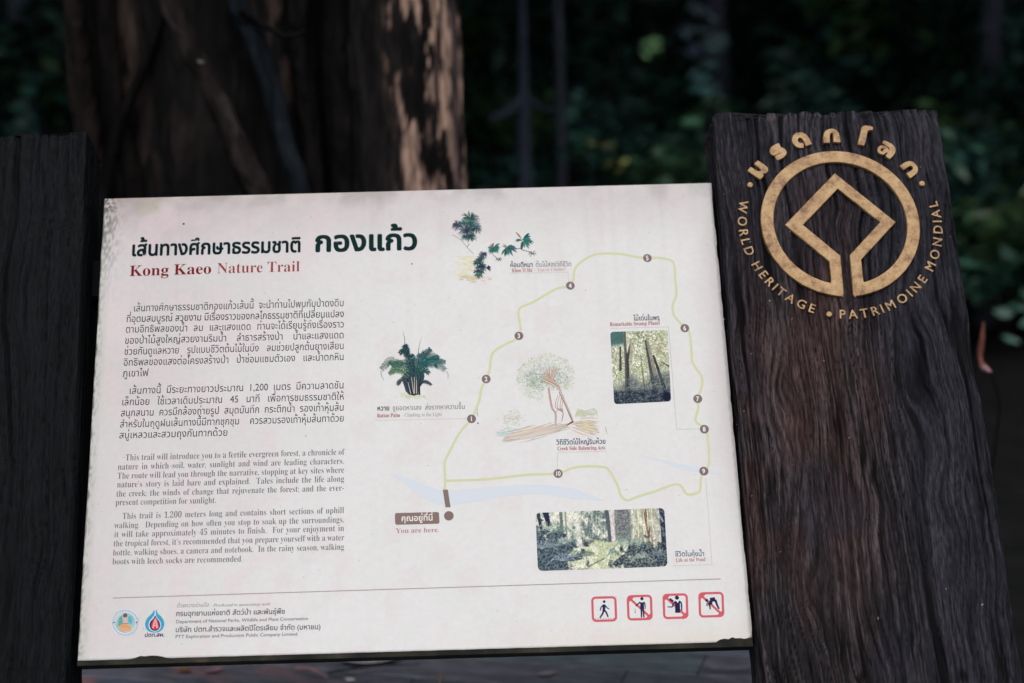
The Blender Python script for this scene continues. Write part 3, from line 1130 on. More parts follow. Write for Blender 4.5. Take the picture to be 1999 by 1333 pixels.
icon(1388.5, 1180.3, [([(-2, -9), (8, -10.6)], 8), ([(-1, -8), (-2.5, 0)], [5, 3.4]), ([(-4, -4), (-2.2, 9)], [3.2, 2.6]), ([(8, -9.6), (11, 0), (15, 9)], [4.8, 4, 3]),
                      ([(-9, -3), (-5.5, -1), (-9, 2)], 1.5), ([(-6, -5), (-10, 1)], 1.2), ([(0.5, -6), (1.5, 0)], 2.4)], True, [(-8.4, -8.6, 3.0, NV)])

# ---- the trail map
ink = Inks(0.00012)
BLUE = (214, 221, 229)
ink.stroke([(762, 925), (800, 942), (835, 962), (870, 972), (930, 966), (1000, 957), (1060, 956), (1120, 964), (1178, 977)], [1, 13, 26, 30, 26, 19, 19, 20, 2], BLUE)
ink.stroke([(1250, 889), (1290, 899), (1335, 912), (1375, 917), (1420, 927)], [1, 4, 11, 10, 2], BLUE)
ink.build('river_print', sign)
ink = Inks(0.00016)
TRAIL = [(868, 957), (869, 938), (868, 903), (877, 883), (897, 845), (920, 818), (935, 783), (940, 758), (949, 740), (955.5, 724), (959, 696), (966, 685), (984, 673), (1008, 662),
         (1013, 655.5), (1016.5, 642), (1013, 604), (1040, 590), (1086, 563.5), (1100, 561), (1113.4, 557.5)]
TR2 = [(1113.4, 557.5), (1119.5, 545), (1121, 528), (1130, 515), (1147, 503), (1168, 495.5), (1208, 495), (1238, 500.5), (1264, 503.7), (1285, 503), (1314, 511), (1318, 545), (1320.5, 575),
       (1313.5, 594), (1315.5, 615), (1330, 632), (1337, 640.4), (1346, 650), (1350, 686), (1351.5, 706), (1361, 722), (1370.5, 737), (1369.5, 756), (1362, 778), (1363, 797),
       (1357.5, 820), (1366, 829), (1375, 838), (1381.5, 852), (1384, 905), (1374, 920), (1368.6, 931), (1367, 955), (1359.6, 962.5), (1341, 964.5), (1329, 948), (1315, 945.6),
       (1280, 958.5), (1244, 969.5), (1224.5, 976.5), (1212, 967), (1206, 948), (1190, 920), (1179, 911.5), (1136, 910.5), (1111, 915.5), (1089, 924.3), (1028, 926.5), (956, 935), (871, 938.5)]
for tr in (TRAIL, TR2):
    ink.stroke(tr, 4.8, (210, 213, 172), n=3)
ink.build('trail_line', sign)

ink = Inks(0.00020)
DT = (178, 172, 176)
ink = Inks(0.00020)
ink.dots([(733, 820.5), (912, 817)], DT)
ink.build('dotted_leader', sign)
ink = Inks(0.00020)
ink.dots([(995, 533.5), (1108.5, 531.5), (1110.5, 551)], DT)
ink.build('dotted_leader', sign)
ink = Inks(0.00020)
ink.dots([(1192, 641), (1305, 638), (1321, 838), (1367, 837)], (160, 156, 164))
ink.build('dotted_leader', sign)
ink = Inks(0.00020)
ink.dots([(1184, 880.8), (1088, 883), (1088, 915)], DT)
ink.build('dotted_leader', sign)
ink = Inks(0.00020)
ink.dots([(1377.6, 934), (1390, 1102), (1313, 1104.5)], DT)
ink.build('dotted_leader', sign)

STOPS = [('1', 920.4, 817.5), ('2', 949, 739.8), ('3', 1013, 655.5), ('4', 1113.4, 557.5), ('5', 1263.8, 503.7), ('6', 1336.8, 640.4), ('7', 1362, 778.3), ('8', 1375, 837.7),
         ('9', 1374, 919.6), ('10', 1089.4, 924.3)]
for s, x_, y_ in STOPS:
    ink = Inks(0.00024)
    ink.disc((x_, y_), 8.8, (128, 112, 112), 24)
    ink.up(0.00003)
    hw = 2.9 if len(s) == 1 else 5.2
    ink.text(s, (x_ - hw, y_ + 4.4), (x_ + hw, y_ + 4.2), 12.6, (236, 232, 232), 0.03)
    ink.build('trail_stop', sign)

ink = Inks(0.00024)
BR = (134, 116, 108)
ink.poly([(864.3, 955.8), (874.3, 955.6), (879.6, 990), (869.6, 990.4)], BR)
ink.disc((876.2, 1006.8), 9.2, (132, 112, 108), 24)
bd = []
for (x_, y_, a0) in ((853.5, 1003, -90), (854.2, 1018.6, 0), (775, 1020.6, 90), (774.4, 1005, 180)):
    for t in np.linspace(R_(a0), R_(a0 + 90), 5):
        bd.append((x_ + 3.6 * math.cos(t), y_ + 3.6 * math.sin(t)))
ink.poly(bd, BR)
ink.up(0.00003)
ink.text('คุณอยู่ที่นี่', (783, 1017.4), (845.5, 1015.8), 16.5, (236, 230, 228), 0.018)
ink.build('you_are_here_badge', sign)

ink = Inks(0.00020)
DK = (58, 62, 84)
RD = (168, 72, 86)
GY = (128, 126, 132)
ink = Inks(0.00020)
ink.text(serif('You are here.'), (773, 1040.4), (858, 1038.4), 13.5, (176, 128, 132), -0.004)
ink.build('map_caption', sign)
ink = Inks(0.00020)
ink.text('ค้อนตีหมา', (995.6, 521.4), (1040.5, 520.8), 13, (54, 66, 84), 0.018)
ink.text('ต้นไม้สองวิถีชีวิต', (1045.5, 520.6), (1116, 519.6), 13, (86, 88, 98), 0.0)
ink.text(serif('‘Khon Ti Ma’'), (998, 531.4), (1040.6, 530.4), 10.5, RD)
ink.text(serif('- Tree or Climber?'), (1044, 530.3), (1105, 528.6), 10.5, (186, 148, 154), -0.01)
ink.build('map_caption', sign)
ink = Inks(0.00020)
ink.text('ไม้เด่นในพรุ', (1237, 625.6), (1288, 624.6), 13.5, DK, 0.016)
ink.text(serif('Remarkable Swamp Plants'), (1190.5, 636.6), (1288.5, 633.8), 10.8, RD)
ink.build('map_caption', sign)
ink = Inks(0.00020)
ink.text('วิถีชีวิตไม้ใหญ่ริมห้วย', (1086.3, 868), (1183, 866), 13.5, (48, 76, 92), 0.016)
ink.text(serif('Creek Side Balancing Acts'), (1088, 879), (1182, 877), 10.6, RD)
ink.build('map_caption', sign)
ink = Inks(0.00020)
ink.text('หวาย', (736, 801.4), (760.5, 801), 13.5, (50, 54, 62), 0.022)
ink.text('ชูยอดหาแสง  ส่งรากหาความชื้น', (766, 801), (908, 798), 13.5, (104, 104, 110), 0.0)
ink.text(serif('Rattan Palm'), (736, 814.8), (781, 813.8), 10.8, (158, 60, 74))
ink.text(serif('- Climbing to the Light'), (785, 813.7), (862.5, 812), 10.8, (160, 154, 162), -0.01)
ink.build('map_caption', sign)
ink = Inks(0.00020)
ink.text('ชีวิตในคุ้งน้ำ', (1318, 1086), (1375.5, 1085.4), 13.5, (58, 82, 100), 0.012)
ink.text(serif('Life at the Pond'), (1319.5, 1097), (1377.5, 1095), 10.2, (182, 96, 108))
ink.build('map_caption', sign)

# ---- rattan palm drawing
rnd = random.Random(5)


def tint(c, a=14):
    k = rnd.uniform(-a, a)
    return tuple(min(255, max(0, x + k + rnd.uniform(-5, 5))) for x in c)


ink = Inks(0.00012)


def zp(x, y):                 # enlarged picture 730..890 x 640..790, factor 8.887
    return (730 + x / 8.887, 640 + y / 8.887)


for k in range(60):
    x_, y_ = rnd.gauss(660, 120), rnd.gauss(1185, 22)
    ink.stroke([zp(x_ - 26, y_), zp(x_ + 26, y_ + rnd.uniform(-14, 10))], 2.0, tint((208, 211, 184), 8), smooth=False)
ink.poly([zp(*q) for q in [(470, 860), (560, 780), (640, 700), (760, 680), (850, 740), (880, 840), (850, 960), (790, 1040), (765, 1150), (700, 1180), (600, 1150), (550, 1100), (520, 1000)]], (62, 78, 94))
for k in range(520):                      # dark clump of the stems
    x_ = rnd.gauss(680, 105)
    y_ = rnd.uniform(560, 1040)
    if abs(x_ - 680) > 60 + (1100 - y_) * 0.36:
        continue
    ink.stroke([zp(x_, y_), zp(x_ + rnd.uniform(-28, 28), y_ + rnd.uniform(35, 80))], [0.8, 2.6, 0.5], tint(rnd.choice([(36, 58, 76), (44, 76, 86), (54, 60, 82), (40, 84, 84)]), 16), smooth=False)
for x0, x1 in ((590, 520), (640, 560), (690, 690), (720, 760), (750, 840)):
    ink.stroke([zp(x1, 760), zp((x0 + x1) / 2, 960), zp(x0 + 40, 1160)], [1.2, 2.4, 3.4], tint((50, 48, 60)))
for x0, x1 in ((640, 590), (690, 650), (740, 735), (705, 700)):
    ink.stroke([zp(x1, 850 if x1 > 600 else 940), zp(x0, 1140)], [0.8, 1.4], (206, 196, 176), smooth=False)


def frond(pts, L0, col, n=34, droop=0.6, both=True, w_=1.25):
    c = catmull([np.array(zp(*p)) for p in pts], 10)
    T_ = np.gradient(c, axis=0)
    for k in range(n):
        t = (k + 0.5) / n
        i = int(t * (len(c) - 1))
        p = c[i]
        d_ = T_[i] / np.linalg.norm(T_[i])
        nn = np.array([-d_[1], d_[0]])
        L_ = L0 * (0.55 + 0.75 * math.sin(math.pi * min(1, t * 0.9 + 0.08)))
        for sg in ((-1, 1) if both else (1,)):
            v_ = d_ * 0.55 + nn * sg * 0.85
            v_ = v_ / np.linalg.norm(v_) * L_ * rnd.uniform(0.75, 1.1)
            m_ = p + v_ * 0.55
            e_ = p + v_ + np.array([0, droop * L_ * 0.35])
            ink.stroke([tuple(p), tuple(m_), tuple(e_)], [0.9, w_, 0.25], tint(col, 20), n=2)
    ink.stroke([tuple(q) for q in c[::2]], [1.6, 0.6], (40, 60, 52), smooth=False)


DG, TG, LG = (34, 62, 72), (34, 96, 98), (84, 124, 100)
frond([(600, 800), (460, 640), (280, 570), (120, 720)], 9.5, (52, 100, 88), 40)
frond([(600, 860), (470, 740), (360, 720), (260, 800)], 7.5, (96, 132, 100), 34)
frond([(640, 760), (560, 620), (420, 610), (300, 660)], 8, (66, 104, 90), 34)
frond([(640, 700), (590, 520), (560, 400), (535, 290)], 8.5, DG, 34, 0.3)
frond([(620, 560), (560, 430), (500, 400), (440, 440)], 6.5, (40, 72, 74), 26)
frond([(740, 760), (790, 560), (880, 460), (985, 360)], 9.5, (34, 82, 88), 38, 0.4)
frond([(760, 760), (860, 600), (1000, 500), (1130, 520)], 9.5, (42, 92, 94), 38, 0.5)
frond([(760, 800), (880, 640), (1060, 600), (1240, 730)], 9.5, (30, 84, 88), 44, 0.5)
frond([(760, 720), (900, 570), (1080, 560), (1245, 590)], 7.5, (40, 104, 100), 38, 0.6)
frond([(740, 900), (830, 760), (900, 740), (960, 790)], 6.5, (56, 98, 94), 24)
frond([(700, 760), (690, 620), (660, 520), (640, 470)], 7.5, (40, 78, 84), 26, 0.2)
frond([(740, 760), (760, 640), (780, 520), (800, 450)], 7, (70, 104, 108), 26, 0.2)
frond([(560, 960), (500, 900), (440, 930), (410, 990)], 4.5, (70, 84, 92), 18)
frond([(800, 960), (860, 930), (930, 940), (1000, 990)], 4.0, (52, 74, 86), 20)
ink.stroke([zp(535, 300), zp(530, 180), zp(500, 60)], [1.4, 1.0, 0.4], (96, 96, 104))
ink.stroke([zp(765, 440), zp(790, 290), zp(830, 160)], [1.4, 0.8, 0.3], (126, 110, 112))
ink.stroke([zp(1245, 740), zp(1285, 800), zp(1280, 890)], [0.6, 1.0, 0.3], (110, 120, 126))
ink.stroke([zp(120, 740), zp(130, 820), zp(175, 915)], [1.0, 0.9, 0.4], (104, 116, 116))
ink.build('palm_drawing', sign)

# ---- climbing shrub drawing (870..1060 x 405..560, factor 8.6)
ink = Inks(0.00012)


def zk(x, y):
    return (870 + x / 8.6, 405 + y / 8.6)


for k in range(80):
    x_ = rnd.gauss(330, 120)
    y_ = rnd.uniform(820, 1230)
    ink.stroke([zk(x_ - 30, y_), zk(x_ + 40, y_ + rnd.uniform(-12, 12))], rnd.uniform(1.2, 2.6), tint((222, 220, 184), 6), smooth=False)
for k in range(55):
    x_, y_ = rnd.gauss(470, 120), rnd.gauss(1190, 22)
    ink.stroke([zk(x_ - 34, y_), zk(x_ + 34, y_ + rnd.uniform(-16, 16))], 1.6, tint(rnd.choice([(214, 208, 170), (202, 200, 160), (214, 194, 176)]), 8), smooth=False)
ink.stroke([zk(110, 455), zk(250, 540), zk(360, 670), zk(470, 780)], [2.0, 1.6, 1.4], (176, 172, 168))
ink.stroke([zk(400, 600), zk(360, 665)], 1.4, (130, 128, 130), smooth=False)


def rosette(cx, cy, n, L, cols, a0=0, a1=360, w_=2.0):
    for k in range(n):
        t = R_(a0 + (a1 - a0) * (k + rnd.uniform(-0.25, 0.25)) / n)
        l = L * rnd.uniform(0.7, 1.1)
        dx, dy = math.cos(t) * l, math.sin(t) * l * 0.8
        p = zk(cx, cy)
        m_ = zk(cx + dx * 0.6, cy + dy * 0.6 - 8)
        e_ = zk(cx + dx, cy + dy + abs(dx) * 0.12)
        ink.stroke([p, m_, e_], [0.6, w_, w_ * 1.05, 0.3], tint(rnd.choice(cols), 16), n=3)


DKG = [(38, 78, 76), (46, 92, 86), (44, 58, 76), (60, 110, 100)]
PRP = [(52, 52, 82), (40, 66, 74), (70, 70, 104)]
rosette(415, 190, 22, 190, DKG)
rosette(195, 300, 16, 125, PRP)
rosette(500, 350, 20, 150, DKG + PRP)
rosette(340, 390, 20, 140, PRP + DKG)
rosette(420, 280, 14, 110, DKG)
rosette(300, 270, 12, 100, DKG)
rosette(420, 500, 16, 120, DKG)
rosette(330, 500, 10, 80, DKG)
for (x_, y_) in ((640, 790), (600, 850), (560, 900), (520, 940), (600, 960), (560, 1010), (640, 1010), (540, 1080), (590, 1080), (545, 1140)):
    rosette(x_, y_, 12, 85, DKG + PRP, w_=1.7)
rosette(690, 1020, 8, 80, PRP, -60, 60, 1.4)
TL_ = [(52, 112, 104), (60, 122, 116), (48, 96, 94)]
rosette(795, 675, 11, 145, TL_, -40, 150, 3.0)
rosette(795, 675, 3, 105, [(120, 96, 92)], -130, -60, 2.4)
rosette(795, 675, 2, 110, TL_, 165, 195, 2.6)
rosette(1010, 680, 10, 185, TL_, -30, 130, 3.6)
rosette(1010, 680, 3, 95, [(150, 112, 108)], -140, -60, 2.0)
rosette(1285, 550, 9, 205, TL_, -50, 110, 4.0)
rosette(1285, 550, 2, 140, TL_, 170, 200, 3.4)
ink.stroke([zk(1285, 540), zk(1230, 470), zk(1180, 415)], [0.8, 3.6, 1.5], (160, 122, 92))
ink.disc(zk(1290, 560), 1.8, (206, 196, 120), 10)
ink.stroke([zk(1270, 600), zk(1270, 700), zk(1400, 740), zk(1470, 780)], [2, 1.4, 1.2], (110, 96, 96))
ink.stroke([zk(1270, 690), zk(1120, 690), zk(1050, 770)], [1.4, 0.8], (100, 96, 98))
ink.stroke([zk(790, 790), zk(860, 850), zk(890, 880)], 1.2, (120, 104, 100))
rosette(1450, 775, 7, 75, [(92, 80, 82)], w_=1.3)
rosette(895, 875, 7, 65, [(110, 88, 84), (80, 78, 84)], w_=1.3)
ink.build('climber_drawing', sign)

# ---- creek tree drawing (960..1200 x 680..870, factor 7.017)
ink = Inks(0.00012)


def zt(x, y):
    return (960 + x / 7.017, 680 + y / 7.017)


for k in range(1100):                      # pale pencil foliage
    t, rr = rnd.uniform(0, 6.28), math.sqrt(rnd.random())
    x_, y_ = 740 + 400 * rr * math.cos(t), 400 + 330 * rr * math.sin(t)
    if y_ > 560 and x_ > 700:
        continue
    den = rr
    c_ = rnd.choice([(206, 214, 184), (196, 208, 186), (214, 216, 180), (180, 200, 180)]) if den > 0.6 else rnd.choice([(160, 190, 172), (176, 196, 166), (150, 178, 164), (196, 202, 170)])
    a_ = rnd.uniform(0, 6.28)
    ink.stroke([zt(x_, y_), zt(x_ + 30 * math.cos(a_), y_ + 30 * math.sin(a_))], [0.6, 1.9, 0.6], tint(c_, 10), smooth=False)
for k in range(120):
    x_, y_ = rnd.gauss(290, 70), rnd.gauss(960, 60)
    ink.stroke([zt(x_, y_), zt(x_ + rnd.uniform(-26, 26), y_ + rnd.uniform(-20, 20))], 1.1, tint((206, 210, 188), 8), smooth=False)
for k in range(70):
    x_, y_ = rnd.uniform(90, 620), rnd.gauss(1150, 30)
    ink.stroke([zt(x_ - 30, y_), zt(x_ + 30, y_ - 6)], 1.8, tint(rnd.choice([(184, 214, 206), (200, 218, 206), (206, 214, 226)]), 6), smooth=False)
for k in range(36):
    x_ = rnd.uniform(1180, 1400)
    ink.stroke([zt(1140, 930), zt(x_, 880 + rnd.uniform(-60, 30)), zt(x_ + 60, 930 + rnd.uniform(-60, 40))], [0.5, 1.0, 0.4], tint((204, 210, 182), 8), n=3)
for k in range(420):                      # darker heart of the crown
    t, rr = rnd.uniform(0, 6.28), math.sqrt(rnd.random())
    x_, y_ = rnd.choice([600, 660, 900, 560]) + 150 * rr * math.cos(t), 430 + 130 * rr * math.sin(t)
    ink.stroke([zt(x_, y_), zt(x_ + rnd.uniform(-22, 22), y_ + rnd.uniform(-22, 22))], [0.5, 1.6, 0.5], tint(rnd.choice([(150, 184, 160), (132, 170, 150), (170, 194, 160), (158, 170, 140)]), 10), smooth=False)
BRN = [(196, 170, 158), (210, 190, 176), (172, 142, 132), (216, 202, 184)]
for k in range(30):
    x_ = rnd.uniform(690, 930)
    ink.stroke([zt(x_, rnd.uniform(230, 330)), zt(x_ * 0.5 + 400, rnd.uniform(360, 430)), zt(rnd.uniform(780, 880), rnd.uniform(440, 500))], [0.5, 1.0, 1.2], tint(rnd.choice(BRN), 10), n=3)
for k in range(40):
    d_ = rnd.uniform(-30, 30)
    ink.stroke([zt(690, 400 + d_), zt(800, 460 + d_), zt(910, 530 + d_ * 0.7), zt(985, 700 + d_ * 0.5), zt(1060, 860 + d_ * 0.4), zt(1110, 1000 + d_ * 0.4)],
               [0.8, 1.3, 1.6, 1.5, 1.5, 2.0], tint(rnd.choice(BRN), 14), n=4)
ink.stroke([zt(920, 600), zt(1000, 760), zt(1060, 900), zt(1110, 1010)], [0.8, 1.3, 1.6], (132, 92, 84))
for dx, c_ in ((0, (186, 138, 132)), (8, (210, 176, 166)), (16, (176, 128, 118))):
    ink.stroke([zt(770 + dx, 540), zt(790 + dx, 680), zt(820 + dx, 820), zt(865 + dx, 890), zt(865 + dx, 1060)], [1.0, 1.3, 1.0, 1.0, 0.6], c_)
for x0 in (905, 930, 960, 985):
    ink.stroke([zt(x0, 640), zt(x0 - 30 + rnd.uniform(-20, 20), 800), zt(975, 880), zt(955, 1010)], [0.6, 0.9, 1.0, 0.8], tint((180, 136, 128), 8))
ink.stroke([zt(870, 880), zt(930, 830), zt(975, 830)], 0.9, (200, 160, 150))
for k in range(100):                       # roots along the bank
    d_ = rnd.gauss(0, 30)
    x0 = rnd.uniform(120, 700)
    c_ = tint(rnd.choice([(214, 198, 182), (220, 208, 190), (208, 190, 182), (202, 200, 182), (222, 212, 206)]), 6)
    ink.stroke([zt(x0, 1230 - (x0 - 120) * 0.13 + d_), zt(x0 + 190, 1215 - (x0 + 70) * 0.14 + d_), zt(min(1120, x0 + 400), 1180 - (x0 + 280) * 0.13 + d_)], [0.3, 1.5, 0.5], c_, n=3)
for k in range(46):
    d_ = rnd.gauss(0, 34)
    x0 = rnd.uniform(1080, 1220)
    ink.stroke([zt(x0, 1050 + d_), zt(x0 + 130, 1075 + d_ * 1.5), zt(x0 + 260, 1105 + d_ * 1.7)], [0.3, 1.4, 0.4], tint(rnd.choice([(222, 204, 168), (226, 212, 190), (214, 214, 180), (222, 200, 190)]), 6), n=3)
for k in range(12):
    ink.stroke([zt(1020 + k * 6, 1060 - k * 3), zt(1080 + k * 3, 1010), zt(1120, 1000)], 1.0, tint((150, 104, 90), 10), n=3)
ink.stroke([zt(1555, 1075), zt(1565, 1110), zt(1570, 1150)], 0.8, (150, 150, 160))
ink.build('creek_tree_drawing', sign)


# ---- the two small photographs, painted on a fine grid
def photo(cnr, wpx, hpx, paint, rc):
    nx, ny = int(wpx * 1.3), int(hpx * 1.3)
    s, t = np.meshgrid(np.linspace(0, 1, nx), np.linspace(0, 1, ny), indexing='ij')      # t downwards
    X, Y = s * wpx, t * hpx
    # pull the corners in to a rounded outline
    for cx_ in (0, 1):
        for cy_ in (0, 1):
            ccx = rc if cx_ == 0 else wpx - rc
            ccy = rc if cy_ == 0 else hpx - rc
            m = ((X < rc) if cx_ == 0 else (X > wpx - rc)) & ((Y < rc) if cy_ == 0 else (Y > hpx - rc))
            dx, dy = X - ccx, Y - ccy
            r_ = np.hypot(dx, dy) + 1e-9
            mx = np.maximum(np.abs(dx), np.abs(dy))
            f_ = np.where(m, mx / r_, 1.0)
            X = np.where(m, ccx + dx * f_, X)
            Y = np.where(m, ccy + dy * f_, Y)
    s2, t2 = X / wpx, Y / hpx
    tl, tr_, br, bl = [P(*c) for c in cnr]
    xy = (tl * (1 - s2)[..., None] + tr_ * s2[..., None]) * (1 - t2)[..., None] + (bl * (1 - s2)[..., None] + br * s2[..., None]) * t2[..., None]
    col = paint(X, Y, wpx, hpx)
    v = np.concatenate([xy, np.full(s.shape + (1,), 0.0002)], -1).reshape(-1, 3)
    f = grid_faces(nx, ny)[:, ::-1]
    link('printed_photograph', mesh_from('printed_photograph', v, f, lin(np.clip(col, 0, 255)).reshape(-1, 3)), sign, M_print)


def seg_mask(X, Y, x0, y0, x1, y1, w0, w1, soft=1.0):
    d = np.array([x1 - x0, y1 - y0], float)
    L2 = d @ d
    t = np.clip(((X - x0) * d[0] + (Y - y0) * d[1]) / L2, 0, 1)
    dist = np.hypot(X - x0 - t * d[0], Y - y0 - t * d[1])
    return sstep(soft, 0, dist - (w0 + (w1 - w0) * t) / 2)


def blend(col, m, c):
    return col * (1 - m[..., None]) + np.asarray(c, float) * m[..., None]


def grit(col, X, Y, amp, k=0.0):
    n1 = fbm(X * 0.9 + 4 + k, Y * 0.5 + k, 3) - 0.5
    n2 = RNG.random(X.shape) - 0.5
    g_ = 1 + amp * (1.7 * n1 + 0.35 * n2)
    gray = col.mean(-1, keepdims=True)
    return (col * 0.72 + gray * 0.28) * g_[..., None]


def paint1(X, Y, w_, h_):
    n = fbm(X * 0.12, Y * 0.12, 4)
    nf = fbm(X * 0.5 + 9, Y * 0.5, 3)
    col = mix3(np.array((196, 204, 160.)), np.array((232, 234, 206.)), sstep(0.35, 0.65, n))
    col = blend(col, sstep(0.5, 0.62, nf) * 0.75, (130, 140, 104))
    col = blend(col, sstep(45, 0, Y) * sstep(0.45, 0.55, nf) * sstep(40, 50, X) * sstep(80, 70, X) * 0.7, (112, 122, 88))
    col = blend(col, sstep(32, 22, Y + (X - 5) * 0.15 + 10 * (nf - .5)) * sstep(28, 24, X), (70, 118, 112))
    col = blend(col, seg_mask(X, Y, 18, 30, 16, 75, 2, 4), (70, 78, 66))
    col = blend(col, seg_mask(X, Y, 28, 0, 27, 130, 3.5, 6.5), (96, 100, 88))
    col = blend(col, seg_mask(X, Y, 37, 28, 30, 60, 3, 4), (84, 76, 82))
    col = blend(col, seg_mask(X, Y, 31, 45, 29, 135, 3.5, 6), (66, 62, 72))
    col = blend(col, seg_mask(X, Y, 38, 20, 38, 60, 2.5, 3) * 0.8, (170, 156, 144))
    col = blend(col, seg_mask(X, Y, 57, 50, 62, 130, 1.5, 3) * 0.8, (120, 122, 88))
    col = blend(col, seg_mask(X, Y, 68, 20, 83, 135, 3, 8), (74, 82, 80))
    col = blend(col, seg_mask(X, Y, 72, 22, 92, 135, 4, 9), (150, 144, 126))
    col = blend(col, seg_mask(X, Y, 82, 50, 106, 135, 3, 7), (60, 62, 66))
    col = blend(col, seg_mask(X, Y, 96, 62, 112, 72, 1, 2), (90, 90, 84))
    col = blend(col, sstep(18, 0, np.hypot(X - 92, Y - 34) - 8 * nf) * 0.4, (160, 150, 110))
    sh = sstep(72, 96, Y + 22 * (n - 0.5) - 24 * sstep(40, 10, X) + 20 * np.exp(-((X - 58) / 14) ** 2) * -1)
    dk = mix3(np.array((52, 66, 80.)), np.array((116, 132, 132.)), sstep(0.45, 0.62, nf))
    col = col * (1 - 0.72 * sh[..., None]) + dk * 0.72 * sh[..., None]
    fl = sstep(112, 122, Y + 6 * (n - 0.5))
    fk = mix3(np.array((34, 48, 64.)), np.array((98, 112, 124.)), sstep(0.48, 0.66, fbm(X * 0.35, Y * 0.9, 3)))
    col = blend(col, fl * 0.95, fk)
    col = blend(col, sstep(12, 6, np.hypot(X - 104, Y - 130)), (24, 34, 60))
    return grit(col, X, Y, 0.36)


def paint2(X, Y, w_, h_):
    n = fbm(X * 0.07 + 3, Y * 0.09, 4)
    nf = fbm(X * 0.4 + 9, Y * 0.45, 3)
    nv = fbm(X * 0.5 + 9, Y * 0.08, 3)
    col = mix3(np.array((196, 206, 184.)), np.array((236, 232, 214.)), sstep(0.35, 0.6, n))
    m = sstep(84, 92, X) * sstep(146, 140, X) * sstep(72, 60, Y)
    m = m * sstep(0.25, 0.45, fbm(X * 0.15 + 2, Y * 0.1, 3))
    col = blend(col, m * 0.9, mix3(np.array((84, 108, 112.)), np.array((176, 190, 166.)), sstep(0.4, 0.62, 0.5 * nf + 0.5 * nv)))
    col = blend(col, sstep(52, 66, Y) * sstep(88, 96, X) * sstep(150, 140, X) * sstep(76, 68, Y), (44, 60, 74))
    col = blend(col, seg_mask(X, Y, 5, 0, 10, 32, 6, 5), (52, 58, 88))
    col = blend(col, seg_mask(X, Y, 20, 0, 25, 24, 11, 7), (40, 46, 84))
    col = blend(col, seg_mask(X, Y, 50, 0, 51, 45, 5, 6), (104, 130, 120))
    col = blend(col, seg_mask(X, Y, 59, 0, 60, 45, 2, 2), (150, 154, 140))
    col = blend(col, seg_mask(X, Y, 141, 0, 146, 66, 7, 6), (84, 96, 104))
    col = blend(col, seg_mask(X, Y, 150, 0, 152, 60, 6, 7), (216, 206, 204))
    col = blend(col, sstep(154, 158, X) * sstep(192, 184, X) * sstep(66, 56, Y) * 0.9, mix3(np.array((96, 92, 104.)), np.array((130, 146, 140.)), sstep(0.4, 0.6, nf)))
    col = blend(col, seg_mask(X, Y, 165, 62, 190, 34, 8, 8) * nf * 1.4, (112, 140, 128))
    r_ = sstep(184, 200, X)
    col = blend(col, r_ * 0.85, mix3(np.array((158, 160, 130.)), np.array((222, 222, 184.)), sstep(0.4, 0.6, nv)))
    col = blend(col, seg_mask(X, Y, 216, 0, 232, 110, 4, 8), mix3(np.array((120, 84, 74.)), np.array((222, 192, 168.)), sstep(0.4, 0.6, nv)))
    col = blend(col, seg_mask(X, Y, 236, 20, 241, 90, 6, 4) * 0.9, (196, 190, 186))
    col = blend(col, seg_mask(X, Y, 250, 0, 256, 112, 9, 14), mix3(np.array((40, 46, 76.)), np.array((96, 112, 130.)), sstep(0.45, 0.6, nf)))
    col = blend(col, seg_mask(X, Y, 238, 4, 252, 26, 3, 2) * 0.8, (168, 184, 196))
    # clearing
    cl = sstep(1.15, 0.9, np.hypot((X - 122) / 56, (Y - 96) / 34) + 0.7 * (n - 0.5))
    col = blend(col, cl, mix3(np.array((196, 208, 160.)), np.array((228, 232, 196.)), sstep(0.4, 0.6, n)))
    col = blend(col, sstep(1.2, 0.8, np.hypot((X - 98) / 15, (Y - 84) / 5)) * (0.5 + nf * 0.6), (104, 126, 104))
    col = blend(col, seg_mask(X, Y, 102, 108, 132, 94, 2, 1.5) * 0.8, (120, 116, 96))
    # ferns left and right: arching light strokes over dark
    lf = sstep(1.15, 0.85, np.hypot(X / 82, (Y - 92) / 62) + 1.3 * (fbm(X * 0.11, Y * 0.13, 3) - 0.5)) * 0.9
    col = blend(col, lf, mix3(np.array((34, 52, 76.)), np.array((84, 112, 118.)), sstep(0.42, 0.62, nf)))
    rf = sstep(1.15, 0.85, np.hypot((X - 210) / 54, (Y - 102) / 36) + 1.3 * (fbm(X * 0.12 + 8, Y * 0.13, 3) - 0.5)) * 0.9
    col = blend(col, rf, mix3(np.array((34, 48, 80.)), np.array((110, 132, 118.)), sstep(0.42, 0.6, nf)))
    rr = random.Random(8)
    for (cx_, cy_, L_, cc) in ((24, 34, 34, (134, 160, 140)), (52, 40, 28, (104, 144, 132)), (10, 70, 34, (150, 170, 186)), (42, 66, 34, (126, 158, 156)), (50, 96, 34, (150, 170, 192)),
                               (72, 88, 30, (120, 148, 150)), (62, 60, 26, (130, 160, 150)), (178, 68, 30, (150, 178, 160)), (198, 70, 28, (130, 160, 150)), (206, 96, 24, (166, 184, 170)),
                               (236, 92, 24, (104, 124, 140)), (150, 84, 14, (116, 150, 146))):
        for k in range(9):
            a0 = -3.0 + 2.8 * k / 8 + rr.uniform(-0.1, 0.1)
            mx_, my_ = cx_ + L_ * 0.55 * math.cos(a0), cy_ + L_ * 0.45 * math.sin(a0)
            ex_, ey_ = cx_ + L_ * math.cos(a0), cy_ + L_ * 0.35 * math.sin(a0) + 9
            col = blend(col, seg_mask(X, Y, cx_, cy_, mx_, my_, 0.8, 0.9, 0.7) * 0.75, cc)
            col = blend(col, seg_mask(X, Y, mx_, my_, ex_, ey_, 0.9, 0.3, 0.7) * 0.75, cc)
    return grit(col, X, Y, 0.36, 9.0)


